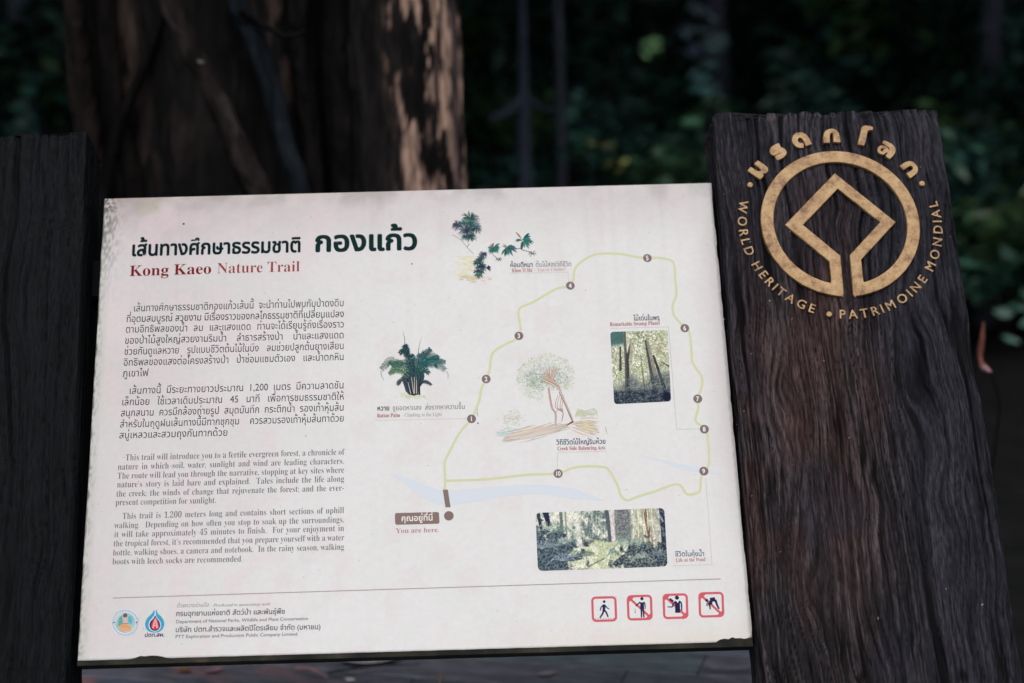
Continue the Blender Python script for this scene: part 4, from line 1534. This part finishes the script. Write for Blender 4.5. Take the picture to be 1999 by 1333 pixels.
photo([(1191.2, 647.8), (1303.2, 644.2), (1310, 783.4), (1199, 789)], 112, 140, paint1, 6)
photo([(1045.2, 1001.2), (1296.8, 991.4), (1303.2, 1105.6), (1050.2, 1114.6)], 256, 114, paint2, 9)

# small specks of dirt
ink = Inks(0.00012)
ink.disc((358.5, 437), 2.2, (40, 56, 52), 10)
ink.disc((804, 515), 1.6, (70, 66, 64), 8)
ink.disc((931, 799), 1.6, (40, 50, 60), 8)
ink.stroke([(931, 803), (932, 812)], 0.8, (90, 96, 104), smooth=False)
ink.disc((933, 826), 1.6, (60, 60, 66), 8)
for k in range(130):
    x_, y_ = rnd.uniform(190, 1440), rnd.uniform(380, 1260)
    g_ = rnd.uniform(150, 205)
    ink.stroke([(x_, y_), (x_ + rnd.uniform(-4, 4), y_ + rnd.uniform(-3, 3))], rnd.uniform(0.5, 1.1), (g_, g_ * 0.97, g_ * 0.96), smooth=False)
o = ink.build('dirt_specks', sign)
o['kind'] = 'stuff'

# ------------------------------------------------------------------ boardwalk under and behind the panel
WD = R_(-14)
DZ = 0.055
dk = link('boardwalk', None, None, None, kind='structure')
M_deck = attr_mat('weathered_deck_board', 0.5, 0.45, 60, (0.25, 1, 1), (0.55, 1.45), 0.5, 0.003)
# a joint passes through these photo points
jA, jB = Wz(985, 1287, DZ), Wz(1465, 1324, DZ)
WD = math.atan2(jB[1] - jA[1], jB[0] - jA[0])
ux, uy = np.array([math.cos(WD), math.sin(WD)]), np.array([-math.sin(WD), math.cos(WD)])
dk.location = (jA[0], jA[1], DZ)
dk.rotation_euler = (0, 0, WD)
pitch = 0.17
_q = Wz(1640, 1320, DZ) - jA
XR = float(_q[:2] @ ux)
rb = random.Random(3)
i0, i1 = -14, 10
for i in range(i0, i1):
    y0_, y1_ = i * pitch + 0.004, (i + 1) * pitch - 0.004
    cuts = [-2.1, -0.62 + rb.uniform(-0.5, 0.5), 0.30 + rb.uniform(-0.25, 0.2), XR + rb.uniform(-0.02, 0.02)]
    if i == 0:
        cuts = [-2.1, -0.9, 0.5, XR]
    for a_, b_ in zip(cuts[:-1], cuts[1:]):
        nx_ = 60
        xs = np.linspace(a_ + 0.002, b_ - 0.002, nx_)
        prof = np.array([(0, -0.03), (0.0, -0.004), (0.03, 0.0), (0.25, -0.001), (0.5, -0.002), (0.75, -0.001), (0.97, 0.0), (1, -0.004), (1, -0.03)])
        Xg, K = np.meshgrid(xs, np.arange(len(prof)), indexing='ij')
        Yg = y0_ + (y1_ - y0_) * prof[K, 0]
        wob = 0.004 * (fbm(Xg * 3 + i * 7, Xg * 0 + i, 3) - 0.5)
        Yg = Yg + wob
        tz = rb.uniform(-0.003, 0.002)
        Zg = prof[K, 1] + tz + 0.0025 * (fbm(Xg * 6 + i, Yg * 60, 3) - 0.5) + 0.006 * (fbm(Xg * 1.5 + i, Yg * 4, 2) - 0.5)
        base = lin(rb.choice([(92, 100, 114), (84, 94, 108), (98, 100, 110), (90, 102, 108)]))
        c = np.ones(Xg.shape + (3,)) * base * (0.65 + 0.7 * fbm(Xg * 4 + i * 3, Yg * 70, 4))[..., None]
        pk = sstep(0.56, 0.7, fbm(Xg * 7 + 4 + i, Yg * 22, 3)) * sstep(-0.1, -0.9, Xg) * 0.8
        c = mix3(c, lin((150, 112, 112)), pk)
        v = np.stack([Xg, Yg, Zg], -1).reshape(-1, 3)
        f = grid_faces(nx_, len(prof))[:, ::-1]
        # end faces
        e1 = list(range(len(prof)))
        e2 = [(nx_ - 1) * len(prof) + k for k in range(len(prof))][::-1]
        fl = [list(q) for q in f] + [e1, e2]
        me = mesh_from('board', v, fl, c.reshape(-1, 3))
        link('board', me, dk, M_deck)
for yj in np.arange(i0 * pitch, i1 * pitch, 0.6):
    link('joist', box_mesh('joist', -2.1, XR - 0.03, yj, yj + 0.05, -0.09, -0.036), dk, M_back)


# fallen bits lying on the boards
def leafmesh(name, L_, W_, curl, col, n=10):
    xs = np.linspace(0, 1, n)
    v, f = [], []
    for i, t in enumerate(xs):
        wv = W_ * math.sin(math.pi * min(1, t * 0.95 + 0.03)) ** 0.8 / 2
        for sg in (-1, 0, 1):
            v.append((t * L_, sg * wv, curl * (abs(sg) * 0.35 + (t - 0.5) ** 2) * L_))
    for i in range(n - 1):
        for k in range(2):
            a0 = i * 3 + k
            f.append((a0, a0 + 3, a0 + 4, a0 + 1))
    cc = np.ones((len(v), 3)) * np.asarray(col) * np.array([0.8 + 0.4 * random.random() for _ in v])[:, None]
    return mesh_from(name, np.array(v), f, cc, smooth=True)


M_dry = attr_mat('dry_leaf', 0.6, 0.3)


def litter(px, py, rz, L_, W_, col, label, cat='leaf', name='fallen_leaf'):
    p = Wz(px, py, DZ + 0.004)
    me = leafmesh(name, L_, W_, 0.10, lin(col) * 0.8)
    o = thing(name, label, cat, Matrix.Translation(tuple(p)) @ Matrix.Rotation(R_(rz), 4, 'Z'), 'litter fallen on the boardwalk', me, M_dry)
    return o


litter(662, 1293, 4, 0.165, 0.07, (196, 190, 198), 'pale bleached leaf under the middle of the panel edge, widest of the litter')
litter(675, 1325, -38, 0.03, 0.022, (230, 226, 224), 'small bright white leaf scrap at the bottom edge')
litter(1050, 1318, 20, 0.05, 0.03, (150, 146, 150), 'greyish curled leaf scrap right of the centre of the boards')
litter(1373, 1308, -6, 0.13, 0.014, (120, 124, 130), 'long narrow grey leaf near the foot of the emblem post')
litter(400, 1312, 30, 0.05, 0.03, (170, 132, 140), 'small pinkish leaf scrap on the left boards')
litter(350, 1306, -30, 0.04, 0.028, (132, 96, 70), 'small brown leaf scrap on the left boards')
for (pa, pb, r_, col_, lab) in (((578, 1303), (640, 1322), 0.004, (186, 140, 140), 'thin pink dry twig lying slantwise on the left boards'),
                                ((858, 1345), (861, 1314), 0.004, (150, 126, 104), 'short brown twig pointing up at the bottom edge'),
                                ((640, 1313), (820, 1298), 0.0035, (34, 36, 42), 'long dark curved twig below the middle of the panel')):
    a_, b_ = Wz(*pa, DZ + 0.01), Wz(*pb, DZ + 0.012)
    m_ = (a_ + b_) / 2 + np.array([0, 0.006, 0.006])
    v, f = tube_arrays(catmull([a_, m_, b_], 8), [r_, r_ * 0.8, r_ * 0.5], 8, 0.2)
    thing('fallen_twig', lab, 'twig', None, 'litter fallen on the boardwalk', mesh_from('fallen_twig', v, f, np.ones((len(v), 3)) * lin(col_), True), M_dry)


# ------------------------------------------------------------------ the big fig tree behind the panel
TY = 1.75
tb = Wy(520, 600, TY)


def col_mesh(cx_of, cy, r_of, z0, z1, nz=260, ns=200, seed=0.0, patch=None, flute=0.12, base=(15, 15, 15), ridge=(32, 30, 31)):
    zs = np.linspace(z0, z1, nz)
    ph = np.linspace(0, 2 * math.pi, ns, endpoint=False)
    PH, Z = np.meshgrid(ph, zs, indexing='ij')
    cx = cx_of(Z)
    r = r_of(Z)
    cs, sn = np.cos(PH), np.sin(PH)
    lobes = fbm(cs * 1.8 + seed + 4, sn * 1.8 + Z * 0.25 + seed, 3) - 0.5
    fine = fbm(PH * 12 + seed, Z * 5.5, 5) - 0.5
    fine2 = fbm(PH * 42 + seed, Z * 22, 3) - 0.5
    rr = r * (1 + flute * 3 * lobes) + 0.022 * fine + 0.010 * fine2
    X = cx + rr * cs
    Y = cy + rr * sn * 0.85
    c = mix3(lin(base), lin(ridge), sstep(-0.12, 0.25, fine + 0.6 * fine2))
    c = mix3(c, lin((31, 29, 28)), sstep(0.52, 0.7, fbm(PH * 3 + seed, Z * 2.1 + 5, 4)) * 0.5)
    if patch is not None:
        c = patch(c, X, Y, Z, PH)
    v = np.stack([X, Y, Z], -1).reshape(-1, 3)
    return mesh_from('trunk', v, grid_faces(ns, nz, True), c.reshape(-1, 3), smooth=True)


tree = thing('fig_tree', 'massive dark tree trunk with hanging roots standing close behind the panel', 'tree', None)
ZT = 5.5


def ctr(pxa, pya, pxb, pyb, Y):
    a_, b_ = Wy(pxa, pya, Y), Wy(pxb, pyb, Y)
    return lambda z: a_[0] + (b_[0] - a_[0]) * (np.minimum(z, 2.2) - a_[2]) / (b_[2] - a_[2])


# main peeled stem, right
cxs = ctr(762, 0, 775, 360, TY)
sR = abs(Wy(912, 300, TY)[0] - Wy(640, 300, TY)[0]) / 2


def stem_patch(c, X, Y, Z, PH):
    # screen-right half of the visible face is peeled to pale peach wood
    a_ = np.cos(PH)
    m = sstep(-0.15, 0.2, a_ + 0.35 * (fbm(PH * 4, Z * 3, 3) - 0.5)) * sstep(0.4, 0.0, np.sin(PH))
    n = 0.68 * fbm(PH * 4.2 + 3, Z * 6.0 + 2, 5) + 0.32 * fbm(PH * 15 + 3, Z * 15.0 + 2, 4)
    m = 0.92 * m * sstep(0.44, 0.49, n + 0.12 * (fbm(PH * 2.5, Z * 4, 2) - 0.5) + 0.04 * np.exp(-((a_ - 0.72) / 0.2) ** 2))
    pc = mix3(lin((58, 49, 48)), lin((186, 155, 138)), sstep(0.36, 0.60, fbm(PH * 26, Z * 8, 4)))
    c = c * (1 - m[..., None]) + pc * m[..., None]
    return mix3(c, lin((30, 33, 46)), 0.85 * np.exp(-((a_ - 0.86) / 0.05) ** 2))


link('trunk', col_mesh(lambda z: cxs(z), TY, lambda z: sR * (1.0 + 0.35 * np.exp(-(z + 0.1) / 0.35)), -0.1, ZT, 420, 260, 2.2, stem_patch, 0.05), tree, M_bark)

# left fused mass
xl_, xr_ = Wy(160, 200, TY + 0.1)[0], Wy(690, 200, TY + 0.1)[0]
cm, rm_ = (xl_ + xr_) / 2, (xr_ - xl_) / 2


def mass_patch(c, X, Y, Z, PH):
    n = fbm(X * 26 + 3, Z * 7, 4)
    for (px, py, rx, rz, amt) in ((232, 80, 0.04, 0.17, 0.5), (268, 345, 0.03, 0.06, 0.9), (548, 90, 0.03, 0.16, 0.35), (520, 20, 0.04, 0.08, 0.25), (310, 250, 0.10, 0.12, 0.12)):
        q = Wy(px, py, TY - 0.1)
        e = np.exp(-((X - q[0]) / rx) ** 2 - ((Z - q[2]) / rz) ** 2)
        m = np.clip(e * 1.8, 0, 1) * sstep(0.45, 0.60, n) * amt
        c = mix3(c, lin((98, 82, 76)), m * 0.8)
    return c


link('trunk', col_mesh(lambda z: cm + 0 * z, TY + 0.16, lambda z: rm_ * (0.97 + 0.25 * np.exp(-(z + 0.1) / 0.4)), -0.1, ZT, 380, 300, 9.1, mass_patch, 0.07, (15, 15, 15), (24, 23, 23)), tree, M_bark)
# far left slim stem, then roots that hang over the front
ROOTS = [  # px path, depth, radii px, colour
    ([(140, -60), (150, 60), (156, 160), (172, 260), (190, 420), (200, 700)], TY - 0.08, [20, 22, 24, 26, 30], (34, 29, 28)),
    ([(205, -60), (215, 120), (238, 260), (262, 380), (270, 700)], TY - 0.12, [18, 17, 20, 24], (24, 22, 21)),
    ([(330, -60), (285, 120), (235, 240), (210, 360), (190, 600)], TY - 0.16, [10, 9, 11, 14], (20, 19, 18)),
    ([(318, -60), (372, 90), (430, 215), (480, 320), (528, 420), (600, 640)], TY - 0.16, [20, 21, 22, 23, 26], (42, 37, 36)),
    ([(450, -60), (492, 60), (535, 190), (560, 290), (592, 390), (640, 640)], TY - 0.22, [20, 20, 18, 17, 20], (30, 36, 42)),
    ([(395, -60), (440, 80), (495, 200), (545, 330), (570, 440), (590, 640)], TY - 0.08, [16, 16, 18, 22], (22, 20, 20)),
    ([(585, -60), (580, 80), (600, 200), (612, 330), (625, 600)], TY - 0.1, [22, 18, 20, 24], (24, 22, 22)),
    ([(660, -60), (655, 120), (668, 260), (672, 400), (690, 640)], TY - 0.14, [24, 22, 22, 28], (22, 20, 20)),
    ([(470, 20), (520, 52), (560, 72), (600, 60)], TY - 0.26, [6, 5, 5, 3], (22, 20, 20)),
    ([(386, 118), (392, 122), (398, 120)], TY - 0.26, [2.5, 3, 2], (120, 118, 122)),
]
for k, (pp, dY, rad, cc) in enumerate(ROOTS):
    pts = [Wy(x_, y_, dY) for x_, y_ in pp]
    # carry the ends up into the crown and down to the ground
    if pp[0][1] < -30:
        d0 = pts[0] - pts[1]
        d0 /= np.linalg.norm(d0)
        pts.insert(0, pts[0] + np.array([d0[0] * 0.5, 0.05, 0.9]))
    if pp[-1][1] > 500:
        e = pts[-1].copy()
        e[2] = -0.08
        e[1] -= 0.05
        pts.append(e)
    sc1 = (TY + 2.84) / F * 1.02
    c = catmull(pts, 14)
    v, f = tube_arrays(c, [r * sc1 for r in rad], 26, 0.22, k)
    n = fbm(v[:, 0] * 60 + k, v[:, 2] * 9, 4)
    colr = mix3(lin(cc) * 0.4, lin(cc) * 0.85, sstep(0.3, 0.7, n))
    if k == 3:
        colr = mix3(colr, lin((74, 66, 66)), sstep(0.5, 0.62, fbm(v[:, 0] * 30, v[:, 2] * 12, 3)) * 0.4)
    link('hanging_root' if k != 9 else 'cut_twig_stub', mesh_from('hanging_root', v, f, colr, True), tree, M_bark)


# ------------------------------------------------------------------ foliage
def leaf_cloud(centers, radii, n, size, cols, seed, droop=0.3, elong=2.2, flat=0.7):
    """small leaf blades (rhombus, folded) scattered in clumps"""
    g = np.random.default_rng(seed)
    centers = np.asarray(centers, float)
    radii = np.asarray(radii, float)
    wgt = radii ** 2
    idx = g.choice(len(centers), n, p=wgt / wgt.sum())
    d = g.normal(size=(n, 3))
    d /= np.linalg.norm(d, axis=1)[:, None]
    rr = radii[idx] * g.random(n) ** 0.45
    p = centers[idx] + d * rr[:, None] * np.array([1, 1, flat])
    a_ = g.uniform(0, 2 * math.pi, n)
    el_ = g.normal(-droop, 0.4, n)
    u = np.stack([np.cos(a_) * np.cos(el_), np.sin(a_) * np.cos(el_), np.sin(el_)], 1)
    s = np.cross(u, np.array([0, 0, 1.0]) + 0.5 * g.normal(size=(n, 3)))
    s /= np.linalg.norm(s, axis=1)[:, None]
    L_ = size * g.uniform(0.6, 1.4, n)[:, None]
    Wd = L_ / elong / 2
    up_ = np.cross(s, u)
    v = np.stack([p, p + u * L_ * 0.45 + s * Wd + up_ * L_ * 0.05, p + u * L_ - up_ * L_ * 0.06, p + u * L_ * 0.45 - s * Wd + up_ * L_ * 0.05], 1).reshape(-1, 3)
    f = np.arange(4 * n).reshape(-1, 4)
    cols = np.array(cols)
    ci = g.integers(0, len(cols), len(centers))
    c = cols[ci[idx]] * g.uniform(0.6, 1.5, n)[:, None]
    return v, f, np.repeat(c, 4, 0)


GR = [lin((54, 92, 76)), lin((46, 74, 66)), lin((66, 100, 72)), lin((54, 92, 86))]
crown_meshes = []
for k in range(3):
    g = np.random.default_rng(50 + k)
    cen = np.c_[g.normal(0, 1.1, 26), g.normal(0, 1.1, 26), g.uniform(3.0, 6.2, 26)]
    v, f, c = leaf_cloud(cen, g.uniform(0.45, 0.95, 26), 7500, 0.17, GR, 60 + k)
    crown_meshes.append(mesh_from('crown', v, f, c))
    crown_meshes[-1].materials.append(M_leaf)
    tv, tf = tube_arrays(catmull([(0, 0, -0.1), (0.03, 0.02, 1.4), (-0.04, 0.03, 3.0), (0.05, -0.02, 5.2)], 16), [0.10, 0.07, 0.06, 0.03], 16, 0.2, k)
    n = fbm(tv[:, 0] * 40, tv[:, 2] * 8, 3)
    tm = mesh_from('trunk', tv, tf, mix3(lin((40, 43, 50)), lin((92, 96, 112)), n), True)
    tm.materials.append(M_bark)
    crown_meshes[-1] = (crown_meshes[-1], tm)

# big fig tree's own crown: shades its back and the ground
g = np.random.default_rng(9)
cen = np.c_[g.uniform(-2.6, 1.6, 60), g.uniform(1.0, 4.2, 60), g.uniform(3.4, 6.5, 60)]
v, f, c = leaf_cloud(cen, g.uniform(0.4, 0.8, 60), 16000, 0.14, GR, 77)
link('crown', mesh_from('crown', v, f, c), tree, M_leaf)

TREES = [  # photo x at y=200, depth, trunk scale, label
    (1092, 6.0, 0.34, 'slim grey sapling trunk left of a second thin stem, behind the top of the panel'),
    (1405, 8.5, 1.25, 'bluish blurred trunk just left of the emblem post top'),
    (1600, 11.0, 1.0, 'faint trunk in the dark forest above the emblem post'),
    (1760, 9.0, 0.8, 'faint trunk above the right shoulder of the emblem post'),
    (1925, 7.5, 1.1, 'faint dark trunk at the right edge'),
    (960, 10.5, 1.1, 'dim trunk just right of the big fig tree'),
    (1240, 12.0, 1.3, 'dim trunk deep in the forest behind the panel middle'),
    (60, 7.0, 1.2, 'dark trunk at the left edge behind the black post'),
    (-250, 8.5, 1.3, 'dark tree left of the left edge'),
    (2250, 9.0, 1.3, 'dark tree right of the right edge'),
    (300, 10.0, 1.3, 'tree hidden behind the left part of the big fig tree'),
    (620, 12.0, 1.2, 'tree hidden behind the middle of the big fig tree')]
for k, (px, Y, s_, lab) in enumerate(TREES):
    p = Wy(px, 200, Y)
    cm_, tm_ = crown_meshes[k % 3]
    t = thing('forest_tree', lab, 'tree', Matrix.Translation((p[0], Y, 0)) @ Matrix.Rotation(k * 1.3, 4, 'Z'), 'trees of the forest behind the sign')
    o = link('trunk', tm_, t)
    o.scale = (s_, s_, 1.1)
    o = link('crown', cm_, t)
    o.scale = (1.25, 1.25, 1.0)

# forked sapling with two sagging side branches
p0 = Wy(1024, 360, 5.0)
fk = thing('forked_sapling', 'thin sapling with two drooping side branches, blurred behind the panel top', 'tree', None)
a_ = Wy(1022, 170, 5.0)
pts = [np.array([p0[0], 5.0, -0.1]), p0, Wy(1022, 260, 5.0), a_, Wy(1018, -80, 5.0), Wy(1010, -700, 5.1)]
for nm, pp, rad in (('trunk', pts, [0.034, 0.032, 0.024, 0.012]), ('branch', [Wy(1024, 180, 5.0), Wy(1000, 212, 4.95), Wy(955, 232, 4.9)], [0.024, 0.024, 0.014]),
                    ('branch', [Wy(1024, 188, 5.0), Wy(1046, 204, 5.0), Wy(1070, 214, 5.1), Wy(1090, 206, 5.1)], [0.014, 0.012, 0.008])):
    v, f = tube_arrays(catmull(pp, 10), rad, 12, 0.1)
    link(nm, mesh_from(nm, v, f, np.ones((len(v), 3)) * lin((64, 70, 84)), True), fk, M_bark)

# undergrowth shrubs
shrub_meshes = []
for k in range(4):
    g = np.random.default_rng(150 + k)
    m_ = 22
    cen = np.c_[g.normal(0, 0.42, m_), g.normal(0, 0.42, m_), g.uniform(0.15, 1.5, m_)]
    v, f, c = leaf_cloud(cen, g.uniform(0.14, 0.34, m_), 2600, 0.11, GR + [lin((58, 84, 50))], 160 + k, 0.2, 2.6)
    m1 = mesh_from('foliage', v, f, c)
    m1.materials.append(M_leaf)
    tv_, tf_, off_ = [], [], 0
    for j in range(6):
        q = cen[j]
        a1, b1 = tube_arrays(catmull([(0, 0, -0.05), (q[0] * 0.4, q[1] * 0.4, q[2] * 0.5), tuple(q)], 6), [0.012, 0.009, 0.005], 8)
        tv_.append(a1)
        tf_.append(b1 + off_)
        off_ += len(a1)
    m2 = mesh_from('stems', np.concatenate(tv_), np.concatenate(tf_), np.ones((off_, 3)) * lin((40, 36, 34)), True)
    m2.materials.append(M_bark)
    shrub_meshes.append((m1, m2))
SHR = [(1290, 320, 5.2, 1.0, 'yellowish green shrub behind the panel top, right of the middle'),
       (1370, 300, 6.0, 1.2, 'leafy shrub touching the left side of the emblem post'),
       (1180, 330, 7.0, 1.1, 'low dark shrub behind the panel top between the saplings'),
       (1000, 330, 7.6, 1.2, 'low dark shrub right of the big fig tree'),
       (1120, 150, 9.2, 1.8, 'tall dim shrub behind the thin saplings'),
       (1330, 120, 10.0, 1.9, 'tall dim shrub in the gap above the panel'),
       (1500, 150, 9.5, 1.9, 'tall dim shrub above the left corner of the emblem post'),
       (1690, 120, 9.8, 1.9, 'tall dim shrub above the middle of the emblem post'),
       (1850, 180, 8.4, 1.7, 'tall dim shrub above the right corner of the emblem post'),
       (1960, 330, 6.6, 1.4, 'shrub in the dark right of the emblem post'),
       (2080, 250, 7.6, 1.6, 'shrub outside the right edge'),
       (60, 180, 6.5, 1.5, 'dark shrub above the black left post'),
       (-90, 200, 7.4, 1.6, 'shrub outside the left edge'),
       (960, 160, 11.0, 2.0, 'tall dim shrub right beside the fig tree'),
       (140, 60, 10.0, 2.0, 'tall dim shrub at the top left corner'),
       (1420, 60, 12.0, 2.2, 'tallest dim shrub in the far forest'),
       (1950, 60, 11.0, 2.1, 'tall dim shrub in the top right corner')]
for k, (px, py, Y, s_, lab) in enumerate(SHR):
    p = Wy(px, py, Y)
    m1, m2 = shrub_meshes[k % 4]
    t = thing('shrub', lab, 'shrub', Matrix.Translation((p[0], Y, 0.0)) @ Matrix.Rotation(k * 0.9, 4, 'Z'), 'undergrowth shrubs behind the sign')
    for nm, mm in (('foliage', m1), ('stems', m2)):
        o = link(nm, mm, t)
        o.scale = (s_, s_, s_ * 0.9)

# far foliage that reads as one mass, and an unseen canopy added above to block sky light
g = np.random.default_rng(21)
m_ = 420
yy = g.uniform(12.5, 20, m_)
cen = np.c_[g.uniform(-11, 11, m_), yy, np.zeros(m_)]
cen[:, 2] = hillf(cen[:, 0], cen[:, 1]) + g.uniform(0.0, 3.2, m_)
v, f, c = leaf_cloud(cen, g.uniform(0.5, 1.1, m_), 42000, 0.24, GR, 22, 0.3, 2.0)
link('distant_forest', mesh_from('distant_forest', v, f, c), None, M_leaf, kind='stuff', label='dark mass of distant forest leaves behind the trees')
m_ = 300
cen = np.c_[g.uniform(-10, 10, m_), g.uniform(2.6, 15, m_), g.uniform(4.6, 7.5, m_)]
v, f, c = leaf_cloud(cen, g.uniform(0.7, 1.2, m_), 22000, 0.26, GR, 23, 0.2, 1.8, 0.5)
link('sky_block_canopy', mesh_from('sky_block_canopy', v, f, c), None, M_leaf, kind='stuff', label='unseen leaf canopy added above the forest to block sky light')

# distant leaf clusters, sunlit highlights put into their pale colour
PALE = [(1266, 78, 6.5, 0.065, (150, 200, 140), 7, 'leaf cluster coloured bright pale green as if sunlit, above the panel middle'),
        (1205, 322, 4.6, 0.05, (128, 132, 66), 3, 'yellowish leaf cluster low behind the panel top'),
        (1160, 282, 5.0, 0.05, (96, 104, 60), 3, 'olive leaf cluster behind the panel top'),
        (1355, 18, 8.0, 0.09, (116, 140, 152), 4, 'pale bluish leaf cluster at the top, left of the emblem post'),
        (1362, 82, 8.0, 0.13, (104, 130, 134), 7, 'pale bluish leaf cluster left of the emblem post top'),
        (1322, 90, 7.4, 0.09, (84, 98, 118), 6, 'dull bluish leaf cluster beside the pale green one'),
        (1372, 170, 7.0, 0.09, (62, 104, 104), 7, 'teal leaf cluster hanging left of the emblem post'),
        (1290, 305, 5.4, 0.11, (66, 108, 84), 8, 'green leaf cluster low left of the emblem post'),
        (1362, 335, 5.4, 0.05, (110, 140, 160), 3, 'pale blue leaf cluster touching the emblem post'),
        (1560, 140, 9.0, 0.13, (72, 96, 100), 6, 'teal leaf cluster above the left of the emblem post'),
        (1620, 150, 9.0, 0.10, (64, 88, 96), 5, 'teal leaf cluster above the emblem ring'),
        (1805, 165, 8.4, 0.12, (56, 96, 86), 6, 'green leaf cluster above the right corner of the emblem post'),
        (1825, 85, 9.0, 0.08, (64, 104, 94), 4, 'small teal leaf cluster high on the right'),
        (1930, 190, 7.8, 0.14, (46, 80, 66), 7, 'dim green leaf cluster at the right edge'),
        (1925, 120, 8.4, 0.14, (42, 78, 68), 7, 'dim green leaf cluster in the upper right'),
        (1700, 60, 10.0, 0.18, (40, 66, 62), 8, 'large dim leaf cluster at the top above the emblem'),
        (915, 30, 8.0, 0.08, (60, 92, 80), 4, 'dim green leaf cluster beside the top of the fig tree'),
        (950, 100, 8.5, 0.08, (58, 66, 60), 4, 'brownish leaf cluster beside the fig tree'),
        (1120, 250, 6.4, 0.12, (40, 84, 70), 6, 'dim green leaf cluster beside the slim grey sapling'),
        (1200, 180, 8.0, 0.18, (32, 60, 54), 8, 'broad dim leaf cluster above the panel middle'),
        (30, 150, 6.4, 0.10, (32, 72, 60), 6, 'dim green leaf cluster at the left edge'),
        (110, 175, 6.6, 0.08, (30, 66, 56), 5, 'dim green leaf cluster left of the fig tree'),
        (20, 235, 6.4, 0.12, (30, 66, 58), 6, 'dim green leaf cluster above the black post'),
        (1975, 620, 4.2, 0.08, (50, 84, 72), 5, 'dim green leaf cluster right of the emblem post')]
for k, (px, py, Y, r_, cc, nl, lab) in enumerate(PALE):
    p = Wy(px, py, Y)
    t = thing('leaf_cluster', lab, 'leaves', Matrix.Translation(tuple(p)), 'forest leaf clusters with light put into their colour')
    # leaves spring from a twig that reaches back to a shrub
    end = np.array([0.15 * math.sin(k), 0.35, -0.4 if k % 2 else 0.5])
    v, f = tube_arrays(catmull([(0, 0, 0), tuple(end * 0.5 + np.array([0.03, 0, 0.04])), tuple(end)], 6), [0.004, 0.006, 0.008], 8)
    link('twig', mesh_from('twig', v, f, np.ones((len(v), 3)) * lin((34, 34, 34)), True), t, M_bark)
    rg = random.Random(k)
    for j in range(nl):
        L_ = r_ * rg.uniform(0.9, 1.5)
        me = leafmesh('leaf', L_, L_ * rg.uniform(0.35, 0.6), 0.15, lin(cc) * rg.uniform(0.9, 1.7), 6)
        o = link('leaf', me, t, M_leaf)
        o.location = (rg.gauss(0, r_ * 0.55), rg.gauss(0, r_ * 0.4), rg.gauss(0, r_ * 0.55))
        # blades mostly tip forward towards the open clearing
        o.rotation_euler = (R_(rg.uniform(30, 75)), R_(rg.uniform(-40, 40)), R_(rg.uniform(-50, 50)) + (math.pi if j % 2 else 0) * 0)

# dry reddish stem curling out beside the emblem post
pts = [Wy(1920, 628, 1.1), Wy(1917, 660, 1.1), Wy(1913, 695, 1.1), Wy(1919, 715, 1.08), Wy(1935, 727, 1.05)]
v, f = tube_arrays(catmull(pts, 8), [0.002, 0.0065, 0.008, 0.0055, 0.010, 0.003], 12, 0.1)
cc = mix3(lin((104, 62, 52)), lin((150, 112, 118)), sstep(pts[3][2] + 0.01, pts[4][2] + 0.01, v[:, 2]))
rs = thing('dry_flower_bract', 'reddish curled dry bract peeking out right of the emblem post', 'plant', None)
link('bract', mesh_from('bract', v, f, cc, True), rs, M_dry)
q = Wy(1935, 727, 1.05)
pts = [q, q + np.array([0.03, 0.02, -0.1]), q + np.array([0.02, 0.05, -0.35]), np.array([q[0] + 0.02, q[1] + 0.08, -0.05])]
v, f = tube_arrays(catmull(pts, 8), [0.003, 0.004, 0.006], 10)
link('stalk', mesh_from('stalk', v, f, np.ones((len(v), 3)) * lin((26, 24, 24)), True), rs, M_bark)
